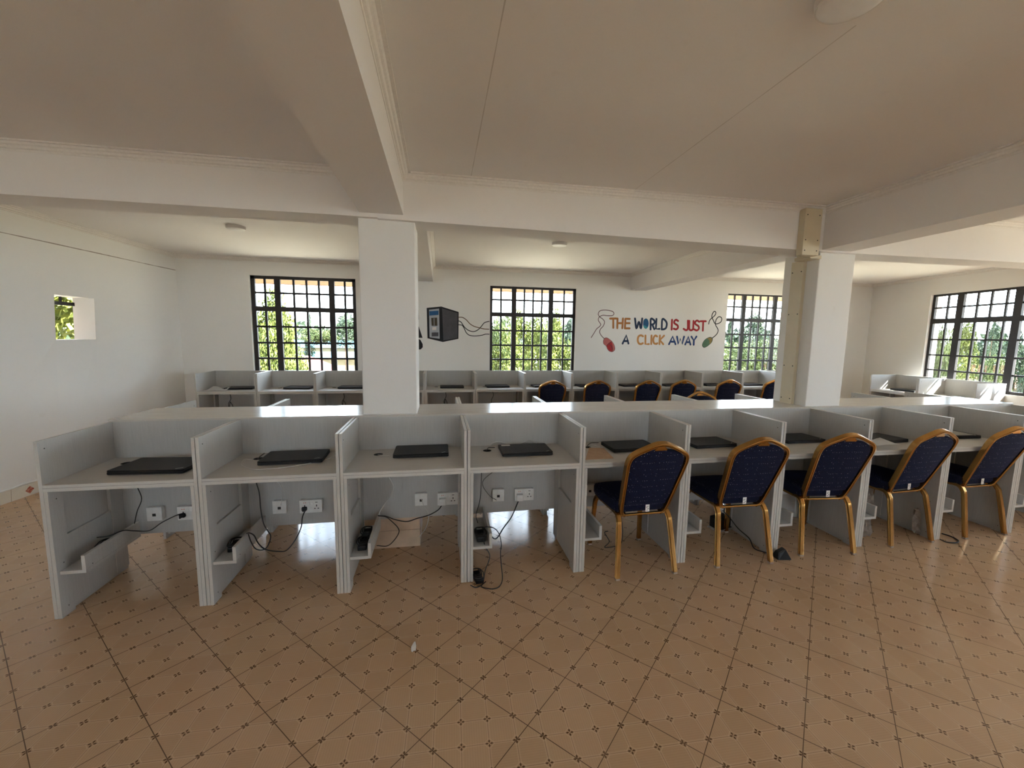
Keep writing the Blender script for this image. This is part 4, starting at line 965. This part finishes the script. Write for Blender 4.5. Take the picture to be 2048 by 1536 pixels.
hexa(bm, [RW(-6, 2.40, WT), RW(5.5, 2.40, WT), RW(5.5, 2.40, WT+.80), RW(-6, 2.40, WT+.80), RW(-6, 2.46, WT), RW(5.5, 2.46, WT), RW(5.5, 2.46, WT+.80), RW(-6, 2.46, WT+.80)]); struct('trim_41', bm, M_EAVE)
def leafmat(name, a, b):
    m = Mat(name, .7, .2); m.col(m.ramp(m.noise(1.6, 4, .7), (.35, a), (.65, b)))
    return m.m
LM = [leafmat('leaf_bright', (0.03, 0.0435, 0.00675), (0.075, 0.08625, 0.0135)), leafmat('leaf_dark', (0.0105, 0.0195, 0.01125), (0.03, 0.0465, 0.021)), leafmat('leaf_mid', (0.021, 0.0345, 0.009), (0.054, 0.069, 0.0195))]
LM.append(leafmat('leaf_sunlit', (.07, .085, .012), (.17, .18, .03)))
M_BARK = flat('bark', (.09, .06, .04), .9, .1, var=.2)
def crown(seed, n, kind):
    rnd = random.Random(seed); bm = B(); cl = []
    for i in range(16 if kind != 'spire' else 22):
        if kind == 'spire': z = i/22; r_ = (1-z)*.9+.10; cl.append((rnd.uniform(-1, 1)*r_*.5, rnd.uniform(-1, 1)*r_*.5, z*2-1, .32*r_+.10))
        else:
            a = rnd.uniform(0, 2*PI); z = rnd.uniform(-.8, .85); r_ = math.sqrt(max(0, 1-z*z))*rnd.uniform(.25, .75); cl.append((r_*math.cos(a), r_*math.sin(a), z, rnd.uniform(.28, .46)))
    for i in range(n):
        c = rnd.choice(cl); v = Vector((rnd.gauss(0, 1), rnd.gauss(0, 1), rnd.gauss(0, 1))); v.normalize(); v *= c[3]*(rnd.random()**.35)
        p = Vector(c[:3])+v; s = rnd.uniform(.026, .058); a = Vector((rnd.gauss(0, 1), rnd.gauss(0, 1), rnd.gauss(0, 1))).normalized()
        b = a.orthogonal().normalized(); c2 = a.cross(b)
        bm.faces.new([bm.verts.new(p+b*s), bm.verts.new(p+c2*s*.6), bm.verts.new(p-b*s), bm.verts.new(p-c2*s*.6)])
    return bm
def mk_trunk():
    bm = B(); cyl(bm, (0, 0, 0), .09, 1, 8, .05); return bm
for i in range(3):
    mesh_of('crown_%d' % i, lambda i=i: crown(11+i, 7500, 'round'), LM[i]); mesh_of('spire_%d' % i, lambda i=i: crown(21+i, 4200, 'spire'), LM[i])
mesh_of('crown_3', lambda: crown(17, 9000, 'round'), LM[3])
def tree(x, y, top, rad, hgt, mi, label, kind='crown', rz=0, grp='trees seen through the windows'):
    """crown centre = top - hgt; half height hgt, half width rad"""
    o = empty('tree', (x, y, -4.0), rz); tag(o, label, 'tree', grp)
    c = part('crown', MESH['%s_%d' % (kind, mi)], o, (0, 0, top-hgt+4.0)); c.scale = (rad, rad, hgt)
    t_ = part('trunk', mesh_of('trunk', mk_trunk, M_BARK), o); t_.scale = (rad*.9, rad*.9, top-hgt+4.0)
    return o

TREES = [(-3.849, 13.0, 2.76, 0.92, 1.98, 0, 'broad bright tree nearest behind the left part of the first window', 'crown'), (-2.551, 10.5, 1.95, 0.81, 1.47, 0, 'yellow green bush tree low behind the first window, left side', 'crown'), (-5.664, 24.0, 2.75, 0.62, 1.85, 1, 'dark spiky tree standing above the others in the middle of the first window', 'spire'), (-5.048, 24.0, 1.96, 1.29, 0.56, 2, 'rounded green tree behind the middle of the first window', 'crown'), (-3.691, 24.4, 2.45, 1.18, 0.8, 1, 'dark tree behind the right part of the first window', 'crown'), (-4.187, 16.0, 1.3, 0.88, 1.25, 2, 'leafy low tree behind the lower left of the first window', 'crown'), (4.492, 15.0, 2.73, 0.74, 1.97, 2, 'thin leafy tree at the left edge of the second window', 'crown'), (6.8, 20.6, 2.81, 1.06, 2.01, 0, 'yellow green tree behind the middle of the second window', 'crown'), (6.158, 14.0, 2.26, 0.64, 1.73, 0, 'bright tree low in the middle of the second window', 'crown'), (7.865, 18.4, 2.78, 0.7, 1.99, 0, 'pale green tree right of the middle of the second window', 'crown'), (11.292, 26.0, 2.83, 1.66, 2.01, 1, 'dark green tree behind the right part of the second window', 'crown'), (4.533, 12.0, 1.66, 0.92, 1.33, 0, 'sunlit shrub tree filling the lower left of the second window', 'crown'), (6.388, 12.0, 1.54, 0.92, 1.27, 0, 'sunlit shrub tree filling the lower right of the second window', 'crown'), (21.135, 22.0, 2.88, 0.97, 2.92, 1, 'dark narrow tree at the left edge of the third window', 'spire'), (25.883, 26.0, 3.52, 1.51, 2.36, 1, 'dark round tree rising in the middle of the third window', 'crown'), (22.197, 20.0, 1.96, 1.51, 1.74, 2, 'mid green tree low at the right of the third window', 'crown'), (16.905, 16.0, 1.56, 1.21, 1.39, 2, 'light green tree low at the left of the third window', 'crown'), (17.0, 7.639, 2.52, 0.39, 1.86, 2, 'thin feathery tree at the left edge of the right wall window', 'crown'), (24.0, 11.491, 2.33, 0.65, 1.77, 0, 'yellow green tree behind the left part of the right wall window', 'crown'), (28.0, 12.888, 2.44, 0.69, 1.82, 1, 'dark tree behind the middle of the right wall window', 'crown'), (21.0, 8.706, 2.37, 0.18, 0.55, 1, 'dark spiky tree top in the middle of the right wall window', 'spire'), (22.0, 8.537, 2.04, 0.52, 1.62, 1, 'dark tree at the right edge of the right wall window', 'crown'), (19.0, 8.858, 1.49, 0.54, 1.34, 2, 'low green tree at the lower left of the right wall window', 'crown'), (17.0, 6.16, 1.39, 0.46, 1.29, 2, 'low leafy tree filling the bottom of the right wall window', 'crown'), (-8.6, 11.6, 4.4, 3.2, 3.6, 3, 'bright yellow green tree seen through the small square opening', 'crown')]
for i, (x, y, top, rad, hg, mi, lab, kind) in enumerate(TREES):
    tree(x, y, top, rad, hg, mi, lab, kind, rz=i*1.3)

# far woodland: nobody could count it
def woodland():
    rnd = random.Random(5); bm = B()
    def leaf(p, s):
        a = Vector((rnd.gauss(0, 1), rnd.gauss(0, 1), rnd.gauss(0, 1))).normalized(); b = a.orthogonal().normalized(); c2 = a.cross(b)
        bm.faces.new([bm.verts.new(p+b*s), bm.verts.new(p+c2*s*.6), bm.verts.new(p-b*s), bm.verts.new(p-c2*s*.6)])
    for i in range(40000):
        t_ = rnd.uniform(-.95, 1.35); R_ = rnd.uniform(36, 46)
        a = t_; x = 2+R_*math.sin(a); y = -2.4+R_*math.cos(a)
        top = 2.2+.7*math.sin(t_*23)+.5*math.sin(t_*61+1)+.35*math.sin(t_*140)
        z = -4+(top+4)*rnd.random()**.6
        leaf(Vector((x, y, z)), rnd.uniform(.12, .32))
    return bm
tag(obj('woodland', woodland(), LM[1]), 'dense distant woodland behind all the windows', 'woodland', kind='stuff')
# buildings below the first window
M_RROOF = flat('red_roof_sheet', (0.15, 0.0275, 0.0225), .5, var=.1, scale=2); M_TEAL = flat('teal_roof_sheet', (0.025, 0.1, 0.12), .4, var=.1, scale=2); M_PALEW = flat('pale_yellow_wall', (0.13, 0.11, 0.065), .8, var=.15, scale=2); M_OROOF = flat('orange_roof_tiles', (0.15, 0.06, 0.025), .7, var=.2, scale=4); M_WROOF = flat('white_roof_sheet', (0.21, 0.21, 0.21), .5)
def house(x, y, w, d, eave, ridge, roofm, label, name='building', over=.25, win=True, rz=0, hip=True):
    o = empty(name, (x, y, -4), rz); tag(o, label, 'building'); e_, r_ = eave+4, ridge+4
    bm = B(); box(bm, -w/2, w/2, -d/2, d/2, 0, e_); obj('wall', bm, M_PALEW, o)
    bm = B(); a, b = w/2+over, d/2+over; k = a*.55 if hip else a
    v = [bm.verts.new(p) for p in ((-a, -b, e_-.05), (a, -b, e_-.05), (a, b, e_-.05), (-a, b, e_-.05), (-k, 0, r_), (k, 0, r_))]
    for q in ((3, 2, 1, 0), (0, 1, 5, 4), (1, 2, 5), (2, 3, 4, 5), (3, 0, 4)): bm.faces.new([v[i] for i in q])
    obj('roof', bm, roofm, o)
    if win:
        for i in range(3):
            bm = B(); box(bm, -w*.3+w*.3*i-.45, -w*.3+w*.3*i+.45, -d/2-.03, -d/2+.01, e_-1.9, e_-.8); obj('window', bm, M_DARK, o)
    return o
house(-5.95, 20.5, 4.2, 4.0, -.35, .42, M_RROOF, 'low building with a red hipped roof at the lower left of the first window')
house(-6.1, 31.6, 8.0, 3.0, .62, 1.10, M_TEAL, 'long pale building with a teal sheet roof behind the right part of the first window', hip=False)
house(-5.0, 27.2, 4.6, 1.6, .02, .38, M_TEAL, 'smaller shed with a teal roof before the long pale building', hip=False, win=False)
house(10.2, 22.5, 2.6, 2.2, -.55, .05, M_WROOF, 'shed with a white roof at the lower right corner of the second window', win=False)
house(33, 14.7, 4.6, 3.0, -.65, .08, M_OROOF, 'small house with orange roof low behind the right wall window', rz=PI/2)
